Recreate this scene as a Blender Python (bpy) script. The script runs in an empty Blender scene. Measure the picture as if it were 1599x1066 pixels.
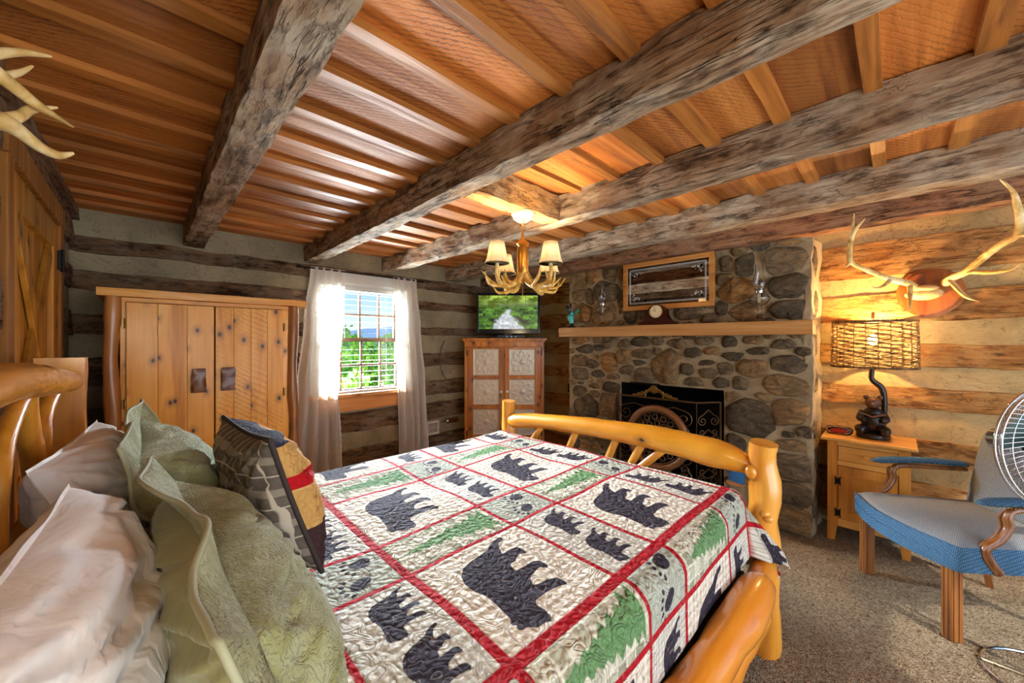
import bpy, bmesh, math, random
import numpy as np
from mathutils import Vector, Matrix, noise, Euler
random.seed(7)
S = bpy.context.scene
C = S.collection
PI = math.pi
sin, cos = math.sin, math.cos

# ------------------------------------------------------------------ camera
F_PX, W_PX = 587.0, 1599.0
AX, AY = 0.69943, 0.71470          # camera forward = (AX, AY), right = (AY, -AX)
cam_d = bpy.data.cameras.new('camera'); cam = bpy.data.objects.new('camera', cam_d); C.objects.link(cam)
cam.location = (0, 0, 1.32)
cam.rotation_euler = (PI/2, 0, -math.atan2(AX, AY))
cam_d.sensor_width = 36; cam_d.lens = 36*F_PX/W_PX; cam_d.clip_start = 0.01; cam_d.clip_end = 500
S.camera = cam

# ------------------------------------------------------------------ light
S.view_settings.view_transform = 'Standard'; S.view_settings.look = 'None'
S.view_settings.exposure = 0.58; S.view_settings.gamma = 1.0; S.view_settings.use_curve_mapping = False
S.cycles.use_denoising = True
S.cycles.max_bounces = 8; S.cycles.diffuse_bounces = 5; S.cycles.transparent_max_bounces = 12
S.cycles.sample_clamp_indirect = 6

def light(name, kind, loc, energy, color, aim=None, size=None, size_y=None, radius=None, angle=None):
    d = bpy.data.lights.new(name, kind); o = bpy.data.objects.new(name, d); C.objects.link(o)
    o.location = loc; d.energy = energy; d.color = color
    if size: d.shape = 'RECTANGLE'; d.size = size; d.size_y = size_y or size
    if radius is not None: d.shadow_soft_size = radius
    if angle is not None: d.angle = angle
    if aim is not None: o.rotation_euler = (Vector(aim)-Vector(loc)).to_track_quat('-Z', 'Y').to_euler()
    return o
wd = bpy.data.worlds.new('world'); S.world = wd; wd.use_nodes = True
nt = wd.node_tree; nt.nodes.clear()
def WN(t): return nt.nodes.new(t)
tc = WN('ShaderNodeTexCoord'); sx = WN('ShaderNodeSeparateXYZ'); rp = WN('ShaderNodeValToRGB'); bg = WN('ShaderNodeBackground'); wo = WN('ShaderNodeOutputWorld')
nt.links.new(tc.outputs['Generated'], sx.inputs[0]); nt.links.new(sx.outputs[2], rp.inputs[0])
cr = rp.color_ramp; cr.elements[0].position = 0.0; cr.elements[0].color = (.72, .84, .95, 1)
cr.elements[1].position = .6; cr.elements[1].color = (.10, .30, .75, 1)
e = cr.elements.new(.14); e.color = (.25, .52, .90, 1)
nt.links.new(rp.outputs[0], bg.inputs[0]); bg.inputs[1].default_value = 1.0; nt.links.new(bg.outputs[0], wo.inputs[0])

light('sun', 'SUN', (0, 0, 10), 2.6, (1, .96, .88), aim=(1.2, 2.0, 7.5), angle=.02)
light('window_daylight', 'AREA', (3.0, 9.8, 3.75), 22500, (.80, .90, 1.0), aim=(1.5, 3.6, 1.4), size=9.0, size_y=1.5)  # area light added outside, above the view, for daylight through the window
light('added_low_outdoor_fill', 'AREA', (1.5, 8.0, -.7), 5200, (.86, .95, 1.0), aim=(1.5, 3.6, 1.4), size=5.0, size_y=1.4)  # added unseen area light low outside the window, brightens the beam undersides
light('assumed_warm_light', 'POINT', (-.18, -.45, 1.45), 13, (1, .80, .52), radius=.09)  # assumed warm point light near the headboard; no lamp stands there
light('fill_behind_camera', 'AREA', (.9, -1.6, 1.0), 42, (.96, .96, 1.0), aim=(1.6, 3.0, 1.45), size=3.4, size_y=1.5)  # added fill light at the open room end behind the camera

# ------------------------------------------------------------------ helpers
def srgb(h):
    h = h.lstrip('#'); v = [int(h[i:i+2], 16)/255 for i in (0, 2, 4)]
    return tuple((x/12.92 if x <= .04045 else ((x+.055)/1.055)**2.4) for x in v) + (1,)
class MB:
    """collects geometry, then links it as ONE mesh object"""
    def __init__(s): s.v = []; s.f = []
    def add(s, vs, fs):
        n = len(s.v); s.v += [tuple(v) for v in vs]; s.f += [tuple(i+n for i in f) for f in fs]; return s
    def box(s, x0, x1, y0, y1, z0, z1, bev=0.0, M=None):
        b = bmesh.new(); bmesh.ops.create_cube(b, size=1)
        for v in b.verts: v.co = Vector(((x0+x1)/2+v.co.x*(x1-x0), (y0+y1)/2+v.co.y*(y1-y0), (z0+z1)/2+v.co.z*(z1-z0)))
        if bev: bmesh.ops.bevel(b, geom=b.edges[:], offset=bev, segments=2, affect='EDGES', profile=.5)
        if M is not None: b.transform(M)
        b.verts.ensure_lookup_table(); b.verts.index_update()
        s.add([v.co[:] for v in b.verts], [[v.index for v in f.verts] for f in b.faces]); b.free(); return s
    def rough(s, x0, x1, y0, y1, z0, z1, step=.08, amp=.01, freq=6, seed=0, M=None, chip=0.0):
        """a hewn timber: subdivided box pushed about by noise"""
        dims = (x1-x0, y1-y0, z1-z0); n = [max(1, min(90, int(round(d/step)))) for d in dims]
        n = [max(k, 2) if d < step*2 else k for k, d in zip(n, dims)]
        idx = {}; vs = []; fs = []
        def vid(i, j, k):
            key = (i, j, k)
            if key not in idx:
                p = Vector((x0+dims[0]*i/n[0], y0+dims[1]*j/n[1], z0+dims[2]*k/n[2]))
                q = p*freq + Vector((seed*3.7, seed*1.3, seed*7.1))
                d = Vector((noise.noise(q), noise.noise(q+Vector((31, 0, 0))), noise.noise(q+Vector((0, 57, 0)))))
                q2 = p*freq*3.1+Vector((seed, 9, 4))
                d += .45*Vector((noise.noise(q2), noise.noise(q2+Vector((11, 0, 0))), noise.noise(q2+Vector((0, 17, 0)))))
                e = sum(t in (0, m) for t, m in ((i, n[0]), (j, n[1]), (k, n[2])))
                c = Vector(((x0+x1)/2, (y0+y1)/2, (z0+z1)/2)); L = dims.index(max(dims))
                if e >= 2 and chip:
                    inn = (c-p); inn[L] = 0
                    if inn.length > 0: p = p + inn.normalized()*chip*(.5+.8*noise.noise(q*2.2+Vector((5, 5, 5))))
                d[L] *= .3
                idx[key] = len(vs); vs.append(p+d*amp)
            return idx[key]
        for a, b, c in ((0, 1, 2), (1, 2, 0), (2, 0, 1)):
            for side in (0, n[c]):
                for i in range(n[a]):
                    for j in range(n[b]):
                        def at(ii, jj):
                            t = [0, 0, 0]; t[a] = ii; t[b] = jj; t[c] = side; return vid(*t)
                        q = [at(i, j), at(i+1, j), at(i+1, j+1), at(i, j+1)]
                        fs.append(q if side else q[::-1])
        if M is not None: vs = [M @ v for v in vs]
        return s.add(vs, fs)
    def tube(s, pts, rad, seg=12, caps=True, wob=0.0, seed=0, sq=None):
        """pole along a path; rad a number or list; wob = knobbly noise"""
        P = [Vector(p) for p in pts]; n = len(P)
        R = rad if isinstance(rad, (list, tuple)) else [rad]*n
        T = [(P[min(i+1, n-1)]-P[max(i-1, 0)]).normalized() for i in range(n)]
        up = Vector((0, 0, 1)) if abs(T[0].z) < .9 else Vector((1, 0, 0))
        u = T[0].cross(up).normalized(); vs = []; fs = []
        for i in range(n):
            u = (u - T[i]*u.dot(T[i])).normalized(); w = T[i].cross(u)
            for k in range(seg):
                a = 2*PI*k/seg; rr = R[i]
                d = u*cos(a)+w*sin(a)*(sq or 1)
                if wob: rr *= 1+wob*noise.noise((P[i]+d*rr)*9+Vector((seed*5.1, seed, 0)))+wob*.6*noise.noise((P[i]+d*rr)*28+Vector((seed*5.1, seed, 0)))
                vs.append(P[i]+d*rr)
        for i in range(n-1):
            for k in range(seg):
                a = i*seg+k; b = i*seg+(k+1) % seg; fs.append((a, b, b+seg, a+seg))
        if caps: fs.append(tuple(range(seg))[::-1]); fs.append(tuple((n-1)*seg+k for k in range(seg)))
        return s.add(vs, fs)
    def lathe(s, prof, seg=24, loc=(0, 0, 0), ex=1, ey=1):
        vs = []; fs = []; n = len(prof)
        for r, z in prof:
            for k in range(seg):
                a = 2*PI*k/seg; vs.append((loc[0]+r*cos(a)*ex, loc[1]+r*sin(a)*ey, loc[2]+z))
        for i in range(n-1):
            for k in range(seg):
                a = i*seg+k; b = i*seg+(k+1) % seg; fs.append((a, b, b+seg, a+seg))
        if prof[0][0] > 1e-4: fs.append(tuple(range(seg))[::-1])
        if prof[-1][0] > 1e-4: fs.append(tuple((n-1)*seg+k for k in range(seg)))
        return s.add(vs, fs)
    def ball(s, c, r, sub=2, rot=None, nz=0.0, fr=5):
        b = bmesh.new(); bmesh.ops.create_icosphere(b, subdivisions=sub, radius=1)
        r = (r, r, r) if not isinstance(r, (tuple, list)) else r
        for v in b.verts:
            p = Vector((v.co.x*r[0], v.co.y*r[1], v.co.z*r[2]))
            if nz: p *= 1+nz*noise.noise(v.co*fr+Vector(c)*7)
            if rot is not None: p = rot @ p
            v.co = p+Vector(c)
        s.add([v.co[:] for v in b.verts], [[v.index for v in f.verts] for f in b.faces]); b.free(); return s
    def prism(s, poly, d0, d1, axis='z'):
        """polygon in 2D extruded along an axis; axis x: poly=(y,z), y: poly=(x,z), z: poly=(x,y)"""
        n = len(poly)
        def p3(a, b, d): return {'x': (d, a, b), 'y': (a, d, b), 'z': (a, b, d)}[axis]
        vs = [p3(a, b, d0) for a, b in poly]+[p3(a, b, d1) for a, b in poly]
        fs = [tuple(range(n))[::-1], tuple(range(n, 2*n))]+[(i, (i+1) % n, n+(i+1) % n, n+i) for i in range(n)]
        return s.add(vs, fs)
    def build(s, name, mat, parent=None, smooth=False, M=None, fixn=True):
        me = bpy.data.meshes.new(name)
        vs = s.v if M is None else [tuple(M @ Vector(v)) for v in s.v]
        me.from_pydata(vs, [], s.f); me.update()
        if fixn and len(s.f) < 60000:
            b = bmesh.new(); b.from_mesh(me); bmesh.ops.recalc_face_normals(b, faces=b.faces); b.to_mesh(me); b.free()
        if smooth:
            me.polygons.foreach_set('use_smooth', [True]*len(me.polygons))
            if smooth != 'all':
                try: me.set_sharp_from_angle(angle=math.radians(40))
                except Exception: pass
        if mat is not None: me.materials.append(mat)
        o = bpy.data.objects.new(name, me); C.objects.link(o)
        if parent is not None: o.parent = parent
        return o
def tag(o, label, cat, group=None):
    o['label'] = label; o['category'] = cat
    if group: o['group'] = group
    return o
def thing(name, label, cat, loc=(0, 0, 0), rz=0, group=None):
    o = bpy.data.objects.new(name, None); C.objects.link(o); o.empty_display_size = .05
    o.location = loc; o.rotation_euler = (0, 0, rz); return tag(o, label, cat, group)
def struct(o): o['kind'] = 'structure'; return o
def rehang(root, parts=None):
    """parts were modelled in world coordinates: keep them in place under a moved root"""
    bpy.context.view_layer.update()
    inv = root.matrix_world.inverted()
    for ch in root.children: ch.matrix_parent_inverse = inv
def smooth_path(pts, k=4):
    P = [Vector(p) for p in pts]; out = []
    for i in range(len(P)-1):
        p0 = P[max(i-1, 0)]; p1 = P[i]; p2 = P[i+1]; p3 = P[min(i+2, len(P)-1)]
        for j in range(k):
            t = j/k
            out.append(.5*((2*p1)+(p2-p0)*t+(2*p0-5*p1+4*p2-p3)*t*t+(3*p1-p0-3*p2+p3)*t**3))
    out.append(P[-1]); return out
def lerp_r(r, m):
    n = len(r); out = []
    for i in range(m):
        x = i/(m-1)*(n-1); j = min(int(x), n-2); out.append(r[j]+(r[j+1]-r[j])*(x-j))
    return out
def limb(mb, pts, rads, k=5, seg=12, wob=0, seed=0):
    P = smooth_path(pts, k); return mb.tube(P, lerp_r(rads, len(P)), seg, wob=wob, seed=seed)

# ------------------------------------------------------------------ materials
class Mat:
    def __init__(s, name, rough=.6, spec=.3, metal=0.0):
        s.m = bpy.data.materials.new(name); s.m.use_nodes = True; s.n = s.m.node_tree.nodes; s.l = s.m.node_tree.links
        s.b = s.n['Principled BSDF']; s.b.inputs['Roughness'].default_value = rough
        s.b.inputs['Specular IOR Level'].default_value = spec; s.b.inputs['Metallic'].default_value = metal
        s._co = None
    def N(s, t, **k):
        x = s.n.new(t)
        for a, v in k.items(): setattr(x, a, v)
        return x
    def L(s, a, b): s.l.new(a, b)
    def co(s, scale=(1, 1, 1), rot=(0, 0, 0), rnd=True):
        if s._co is None:
            t = s.N('ShaderNodeTexCoord'); o = s.N('ShaderNodeObjectInfo'); a = s.N('ShaderNodeVectorMath', operation='MULTIPLY_ADD')
            cx = s.N('ShaderNodeCombineXYZ')
            for i in range(3): s.L(o.outputs['Random'], cx.inputs[i])
            s.L(cx.outputs[0], a.inputs[0]); a.inputs[1].default_value = (17, 31, 23) if rnd else (0, 0, 0); s.L(t.outputs['Object'], a.inputs[2])
            s._co = a.outputs[0]
        m = s.N('ShaderNodeMapping'); m.inputs['Scale'].default_value = scale; m.inputs['Rotation'].default_value = rot
        s.L(s._co, m.inputs[0]); return m.outputs[0]
    def noise(s, vec, scale=5, detail=4, rough=.5, dist=0):
        t = s.N('ShaderNodeTexNoise'); s.L(vec, t.inputs['Vector'])
        t.inputs['Scale'].default_value = scale; t.inputs['Detail'].default_value = detail; t.inputs['Roughness'].default_value = rough; t.inputs['Distortion'].default_value = dist
        return t.outputs[0]
    def ramp(s, fac, stops, interp='LINEAR'):
        r = s.N('ShaderNodeValToRGB'); s.L(fac, r.inputs[0]); r.color_ramp.interpolation = interp
        el = r.color_ramp.elements
        while len(el) > 1: el.remove(el[0])
        el[0].position = stops[0][0]; el[0].color = stops[0][1] if isinstance(stops[0][1], tuple) else (stops[0][1],)*3+(1,)
        for p, c in stops[1:]:
            e = el.new(p); e.color = c if isinstance(c, tuple) else (c, c, c, 1)
        return r.outputs[0]
    def mix(s, fac, a, b, mode='MIX'):
        m = s.N('ShaderNodeMix', data_type='RGBA', blend_type=mode)
        for k, v in ((0, fac), (6, a), (7, b)):
            if isinstance(v, bpy.types.NodeSocket): s.L(v, m.inputs[k])
            else: m.inputs[k].default_value = v
        return m.outputs[2]
    def math(s, op, a, b=0.0, c=0.0):
        m = s.N('ShaderNodeMath', operation=op)
        for k, v in ((0, a), (1, b), (2, c)):
            if isinstance(v, bpy.types.NodeSocket): s.L(v, m.inputs[k])
            else: m.inputs[k].default_value = v
        return m.outputs[0]
    def bump(s, h, strength=.4, dist=.01, prev=None):
        b = s.N('ShaderNodeBump'); b.inputs['Strength'].default_value = strength; b.inputs['Distance'].default_value = dist
        s.L(h, b.inputs['Height'])
        if prev is not None: s.L(prev, b.inputs['Normal'])
        s.L(b.outputs[0], s.b.inputs['Normal']); return b.outputs[0]
    def col(s, c):
        if isinstance(c, bpy.types.NodeSocket): s.L(c, s.b.inputs['Base Color'])
        else: s.b.inputs['Base Color'].default_value = c
    def attr(s, name): a = s.N('ShaderNodeAttribute'); a.attribute_name = name; return a
def plain(name, c, rough=.6, spec=.3, metal=0.0, emit=None, est=1.0):
    M = Mat(name, rough, spec, metal); M.col(srgb(c) if isinstance(c, str) else c)
    if emit: M.b.inputs['Emission Color'].default_value = srgb(emit); M.b.inputs['Emission Strength'].default_value = est
    return M.m
def AXS(axis, along, across): return tuple(along if i == 'xyz'.index(axis) else across for i in range(3))

def wood(name, axis, dark, mid, light, rough=.5, grain=26, long=1.6, knots=.0, saw=0.0, tone=.35, bumpy=.25, cracks=0.0, coat=0.0, big=2.0, face=None):
    """figured wood: fibres along `axis`, optional knots, saw marks and drying cracks"""
    M = Mat(name, rough, .35)
    v = M.co(AXS(axis, long, grain)); g = M.noise(v, 1.0, 5, .62, .6)
    v2 = M.co(AXS(axis, .5, 5)); g2 = M.noise(v2, big, 3, .5, .4)
    f = M.math('ADD', M.math('MULTIPLY', g, .62), M.math('MULTIPLY', g2, .38))
    c = M.ramp(f, [(.30, srgb(dark)), (.47, srgb(mid)), (.66, srgb(light))])
    oi = M.N('ShaderNodeObjectInfo')
    c = M.mix(tone, c, M.mix(1.0, c, M.ramp(oi.outputs['Random'], [(0, (.45, .42, .40, 1)), (.5, (1, 1, 1, 1)), (1, (1.5, 1.35, 1.15, 1))]), 'MULTIPLY'))
    h = g
    if knots:
        vk = M.co(AXS(axis, 2.4, 3.6), rot={'y': (PI/2, 0, 0), 'x': (0, PI/2, 0)}.get(face, (0, 0, 0))); vo = M.N('ShaderNodeTexVoronoi')
        if face: vo.voronoi_dimensions = '2D'
        M.L(vk, vo.inputs['Vector']); vo.inputs['Scale'].default_value = knots
        k = M.ramp(vo.outputs['Distance'], [(0, 1.0), (.045, .95), (.07, .25), (.11, 0.0)])
        ring = M.ramp(vo.outputs['Distance'], [(.0, .0), (.08, .55), (.24, .0)])
        c = M.mix(ring, c, srgb(dark)); c = M.mix(k, c, srgb('#2a1408'))
    if saw:
        cv = M.co((1, 1, 1)); w = M.N('ShaderNodeTexWave', wave_type='RINGS', rings_direction='SPHERICAL'); M.L(cv, w.inputs['Vector'])
        w.inputs['Scale'].default_value = 21; w.inputs['Distortion'].default_value = 3.5; w.inputs['Detail'].default_value = 3; w.inputs['Detail Scale'].default_value = 3.2
        sw = M.ramp(w.outputs['Fac'], [(.05, 0.0), (.32, 1.0)])
        patch = M.ramp(M.noise(M.co((3, 3, 3)), 1, 2), [(.4, 0.0), (.62, 1.0)])
        c = M.mix(M.math('MULTIPLY', M.math('MULTIPLY', M.math('SUBTRACT', 1.0, sw), patch), saw), c, srgb(dark))
        h = M.math('ADD', h, M.math('MULTIPLY', sw, .5))
    if cracks:
        ck = M.noise(M.co(AXS(axis, 1.3, 15), rot=(.05, .05, .05)), 1.4, 6, .7, 1.2)
        line = M.ramp(ck, [(.475, 0.0), (.497, 1.0), (.503, 1.0), (.525, 0.0)])
        msk = M.ramp(M.noise(M.co((2.2, 2.2, 2.2)), 1, 3), [(.46, 0.0), (.62, 1.0)])
        lk = M.math('MULTIPLY', M.math('MULTIPLY', line, msk), cracks)
        c = M.mix(lk, c, srgb('#1a100a')); h = M.math('SUBTRACT', h, M.math('MULTIPLY', lk, 1.2))
    M.col(c)
    M.bump(h, bumpy, .006)
    rr = M.ramp(g, [(.3, min(1, rough+.15)), (.7, max(.05, rough-.08))]); M.L(rr, M.b.inputs['Roughness'])
    if coat: M.b.inputs['Coat Weight'].default_value = coat; M.b.inputs['Coat Roughness'].default_value = .18
    return M.m
def hewn(name, axis, dark, mid, light, grey, chips=1.0):
    """old hand-hewn timber: adze facets, weathered grey patches, cracks"""
    M = Mat(name, .8, .15)
    g = M.noise(M.co(AXS(axis, 2.5, 26)), 1, 6, .65, .8)
    b = M.noise(M.co(AXS(axis, 1.6, 5)), 1.3, 4, .6)
    c = M.ramp(M.math('ADD', M.math('MULTIPLY', g, .55), M.math('MULTIPLY', b, .45)), [(.32, srgb(dark)), (.48, srgb(mid)), (.66, srgb(light))])
    c = M.mix(M.ramp(M.noise(M.co((2.5, 2.5, 2.5)), 1.5, 5, .6), [(.42, 0.0), (.66, .8)]), c, srgb(grey))
    vo = M.N('ShaderNodeTexVoronoi', feature='F1'); M.L(M.co(AXS(axis, 7, 13), rot=(.4, .4, .5)), vo.inputs['Vector']); vo.inputs['Scale'].default_value = 1.6
    fac = vo.outputs['Distance']
    ve = M.N('ShaderNodeTexVoronoi', feature='DISTANCE_TO_EDGE'); dn = M.N('ShaderNodeVectorMath', operation='MULTIPLY_ADD')
    nz = M.N('ShaderNodeTexNoise'); M.L(M.co((9, 9, 9)), nz.inputs['Vector']); M.L(nz.outputs['Color'], dn.inputs[0]); dn.inputs[1].default_value = (.35, .35, .35)
    M.L(M.co(AXS(axis, 5, 9), rot=(.5, .3, .6)), dn.inputs[2]); M.L(dn.outputs[0], ve.inputs['Vector']); ve.inputs['Scale'].default_value = 1.5
    nick = M.math('MULTIPLY', M.ramp(ve.outputs['Distance'], [(.0, 1.0), (.03, 0.0)]), M.ramp(M.noise(M.co((5, 5, 5)), 1, 3), [(.52, 0.0), (.68, .6*chips)]))
    ck = M.noise(M.co(AXS(axis, .7, 14), rot=(.03, .03, .03)), 1.2, 4, .6, .5)
    line = M.math('MULTIPLY', M.ramp(ck, [(.486, 0.0), (.498, 1.0), (.502, 1.0), (.514, 0.0)]), M.ramp(M.noise(M.co((1.8, 1.8, 1.8)), 1, 2), [(.42, 0.0), (.6, .9)]))
    st = []
    for rz_, sc_ in ((.55, 1.0), (-.7, 1.3)):
        sv = M.noise(M.co(AXS(axis, 9*sc_, 60*sc_), rot=(rz_, rz_, rz_)), 1, 3, .6, .2)
        st.append(M.math('MULTIPLY', M.ramp(sv, [(.56, 0.0), (.64, 1.0)]), M.ramp(M.noise(M.co((3.3*sc_, 3.3, 3.3)), 1, 3), [(.44, 0.0), (.60, .75*chips)])))
    strokes = M.math('MAXIMUM', st[0], st[1])
    c = M.mix(M.math('MULTIPLY', strokes, .8), c, srgb(dark))
    c = M.mix(M.ramp(M.noise(M.co(AXS(axis, 3, 9)), 2.2, 5, .7), [(.36, .75), (.5, 0.0)]), c, srgb(dark), 'MULTIPLY')
    c = M.mix(nick, c, srgb('#20150e')); c = M.mix(line, c, srgb('#150d08'))
    M.col(c)
    h = M.math('ADD', M.math('MULTIPLY', fac, .9*chips), M.math('MULTIPLY', g, .4))
    h = M.math('SUBTRACT', h, M.math('ADD', M.math('ADD', M.math('MULTIPLY', line, .8), M.math('MULTIPLY', nick, .5)), M.math('MULTIPLY', strokes, .35)))
    M.bump(h, .8, .016)
    return M.m

m_beam = hewn('beam_timber', 'y', '#523a28', '#8d7055', '#bba588', '#b3a793')
m_beam_x = hewn('header_timber', 'x', '#6a4a2a', '#a87c48', '#c79c62', '#b49a78')
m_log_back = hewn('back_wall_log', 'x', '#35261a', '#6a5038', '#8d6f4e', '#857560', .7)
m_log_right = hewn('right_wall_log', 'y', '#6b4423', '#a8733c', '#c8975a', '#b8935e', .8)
m_log_left = hewn('left_wall_log', 'y', '#4a3527', '#7d5c42', '#9a7a5c', '#8e7a66', .7)
m_plate = hewn('wall_plate_timber', 'y', '#5a3a26', '#8f6244', '#ab7d58', '#96785e')
m_board = wood('ceiling_board', 'x', '#673612', '#ab672a', '#c78440', rough=.64, grain=22, long=1.2, saw=.7, tone=.75, knots=.0, bumpy=.3)
m_batten = wood('ceiling_batten', 'x', '#573010', '#9c6026', '#bb7c3a', rough=.5, grain=34, long=2.0, tone=.3, bumpy=.4)
def chink_mat(name, a, b):
    M = Mat(name, .9, .1); n1 = M.noise(M.co((1, 1, 1)), 2.2, 5, .6); n2 = M.noise(M.co((1, 1, 3)), 38, 4, .6)
    c = M.ramp(n1, [(.32, srgb(b)), (.62, srgb(a))]); c = M.mix(M.ramp(n2, [(.5, 0.0), (.75, .35)]), c, srgb('#6a5e48'))
    ck = M.noise(M.co((1, 1, 1)), 3.2, 5, .7, .8); c = M.mix(M.math('MULTIPLY', M.ramp(ck, [(.492, 0.0), (.5, 1.0), (.508, 0.0)]), .55), c, srgb('#4a3d2c'))
    M.col(c); M.bump(M.math('ADD', n2, n1), .35, .008); return M.m
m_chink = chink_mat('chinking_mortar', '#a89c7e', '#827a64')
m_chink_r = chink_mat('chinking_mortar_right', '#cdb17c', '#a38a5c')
m_dark = plain('black_soot', '#0b0b0c', .9, .1)

# carpet
M = Mat('shag_carpet', .95, .05)
t1 = M.noise(M.co((1, 1, 1)), 95, 4, .8, 1.2); t2 = M.noise(M.co((1, 1, 1)), 3.0, 3, .6)
vo = M.N('ShaderNodeTexVoronoi'); M.L(M.co((1, 1, 1)), vo.inputs['Vector']); vo.inputs['Scale'].default_value = 170
c = M.ramp(t1, [(.36, srgb('#5a4632')), (.47, srgb('#ab9273')), (.58, srgb('#dcc8a6'))])
c = M.mix(M.ramp(t2, [(.3, 0.0), (.7, .35)]), c, srgb('#8a7460'), 'MULTIPLY')
M.col(c); M.bump(M.math('ADD', M.math('MULTIPLY', t1, 1.2), M.math('MULTIPLY', vo.outputs['Distance'], .9)), .9, .02); m_carpet = M.m

m_pine_z = wood('knotty_pine', 'z', '#ad6a0f', '#e7a02c', '#f5bb4c', rough=.38, grain=16, long=1.0, knots=2.0, face='y', tone=.08, coat=.25, bumpy=.12)
m_pine_saw = wood('saw_marked_pine', 'z', '#ad6a0f', '#e7a02c', '#f5bb4c', rough=.4, grain=16, long=1.0, knots=1.7, face='y', saw=.55, tone=.08, coat=.2, bumpy=.2)
m_pine_x = wood('pine_slab', 'x', '#a5661a', '#da962e', '#ecb04a', rough=.4, grain=22, long=1.0, knots=1.2, tone=.0, coat=.3, bumpy=.12)
m_cedar = wood('peeled_cedar_post', 'z', '#5a3216', '#96602e', '#bb844a', rough=.35, grain=14, long=1.0, knots=1.0, tone=.1, coat=.5, bumpy=.4)
m_bedlog = wood('varnished_pine_log', 'y', '#a45c08', '#e0941e', '#f0ac38', rough=.28, grain=9, long=.9, knots=1.6, tone=.1, coat=.8, bumpy=.15, big=1.0)
m_bedlog_z = wood('varnished_pine_post', 'z', '#b06010', '#e59a30', '#f2b654', rough=.28, grain=11, long=.9, knots=1.6, tone=.1, coat=.8, bumpy=.15, big=1.0)
m_door = wood('knotty_alder_door', 'z', '#764a10', '#b47c26', '#c9943c', rough=.45, grain=18, long=1.0, knots=1.5, face='x', tone=.45, coat=.15)
m_casing = wood('door_casing_wood', 'z', '#643c12', '#946022', '#b07a36', rough=.55, grain=18, long=1.0, tone=.3)
m_cab = wood('stained_cabinet_pine', 'z', '#6e3710', '#b36a26', '#cf8a3c', rough=.35, grain=18, long=1.0, knots=1.8, face='y', tone=.3, coat=.4)
m_mantel = wood('mantel_oak', 'y', '#9a6a34', '#c18c50', '#d2a468', rough=.45, grain=26, long=1.0, knots=.8, tone=.1)
m_frame = wood('oak_frame', 'y', '#8a5020', '#b87a3a', '#cd9350', rough=.35, grain=34, long=1.6, tone=.1, coat=.3)
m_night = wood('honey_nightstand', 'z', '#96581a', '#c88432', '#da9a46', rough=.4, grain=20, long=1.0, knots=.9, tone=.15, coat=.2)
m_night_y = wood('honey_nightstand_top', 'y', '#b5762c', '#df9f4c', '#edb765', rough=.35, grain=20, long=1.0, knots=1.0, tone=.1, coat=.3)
m_walnut = wood('chair_walnut', 'z', '#47260f', '#7d4a20', '#9c6431', rough=.3, grain=30, long=1.5, tone=.05, coat=.5)
m_sill = wood('window_trim_pine', 'x', '#a8642c', '#d38d4a', '#e2a768', rough=.5, grain=22, long=1.0, knots=1.0, tone=.1)
m_handle = wood('bark_handle', 'z', '#2e170c', '#64381e', '#855332', rough=.35, grain=12, long=1.0, tone=.3, coat=.4)
m_iron = plain('black_iron', '#17130f', .45, .5, .6)
m_bronze = plain('rust_bronze', '#6e5238', .45, .5, .7)
m_brass = plain('antique_brass', '#8a6c34', .35, .5, .8)
m_gold = plain('gilded_metal', '#d8973a', .28, .5, .75)
m_chrome = plain('chrome', '#d8dce0', .12, .5, 1.0)
m_black = plain('black_plastic', '#0c0f14', .35, .5)
m_white = plain('white_plastic', '#d9d4c8', .5, .4)
m_glasswhite = plain('porcelain_knob', '#efe9dc', .25, .5)
def glass(name, tint=(1, 1, 1, 1), rough=0.0):
    M = Mat(name, rough, .5); M.col(tint); M.b.inputs['Transmission Weight'].default_value = 1; M.b.inputs['IOR'].default_value = 1.45; return M.m
m_glass = glass('clear_glass')
def thin_glass(name):
    M = Mat(name, .02, .5); tr = M.N('ShaderNodeBsdfTransparent'); gl = M.N('ShaderNodeBsdfGlossy'); gl.inputs['Roughness'].default_value = .02
    fr = M.N('ShaderNodeFresnel'); fr.inputs[0].default_value = 1.45; mx = M.N('ShaderNodeMixShader')
    M.L(fr.outputs[0], mx.inputs[0]); M.L(tr.outputs[0], mx.inputs[1]); M.L(gl.outputs[0], mx.inputs[2]); M.L(mx.outputs[0], M.n['Material Output'].inputs[0]); return M.m
m_pane = thin_glass('window_glass')
M = Mat('antler_bone', .45, .35)
a = M.noise(M.co((1, 1, 1)), 9, 5, .6, 1.0); c = M.ramp(a, [(.3, srgb('#8f6d34')), (.48, srgb('#cfae6a')), (.66, srgb('#ecd9a6'))]); M.col(c)
M.bump(M.noise(M.co((1, 1, 1)), 60, 4, .7, 2), .25, .004); m_antler = M.m
M = Mat('golden_antler_resin', .35, .45); M.col(M.ramp(M.noise(M.co((1, 1, 1)), 30, 4, .6), [(.35, srgb('#b9852f')), (.5, srgb('#e3b455')), (.65, srgb('#f3d990'))])); m_antler_g = M.m
m_bone = plain('skull_cap_bone', '#dfb877', .55, .3)

# ================================================================== SETTING
XL, XR, YB, ZC = -.345, 3.62, 3.70, 2.185          # left wall, right wall, window wall, ceiling boards
YF = -1.75
def struct_mesh(name, mb, m, **k): return struct(mb.build(name, m, **k))
floor = struct_mesh('floor', MB().box(XL-.1, XR+.1, YF, YB+.1, -.1, 0), m_carpet)

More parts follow.
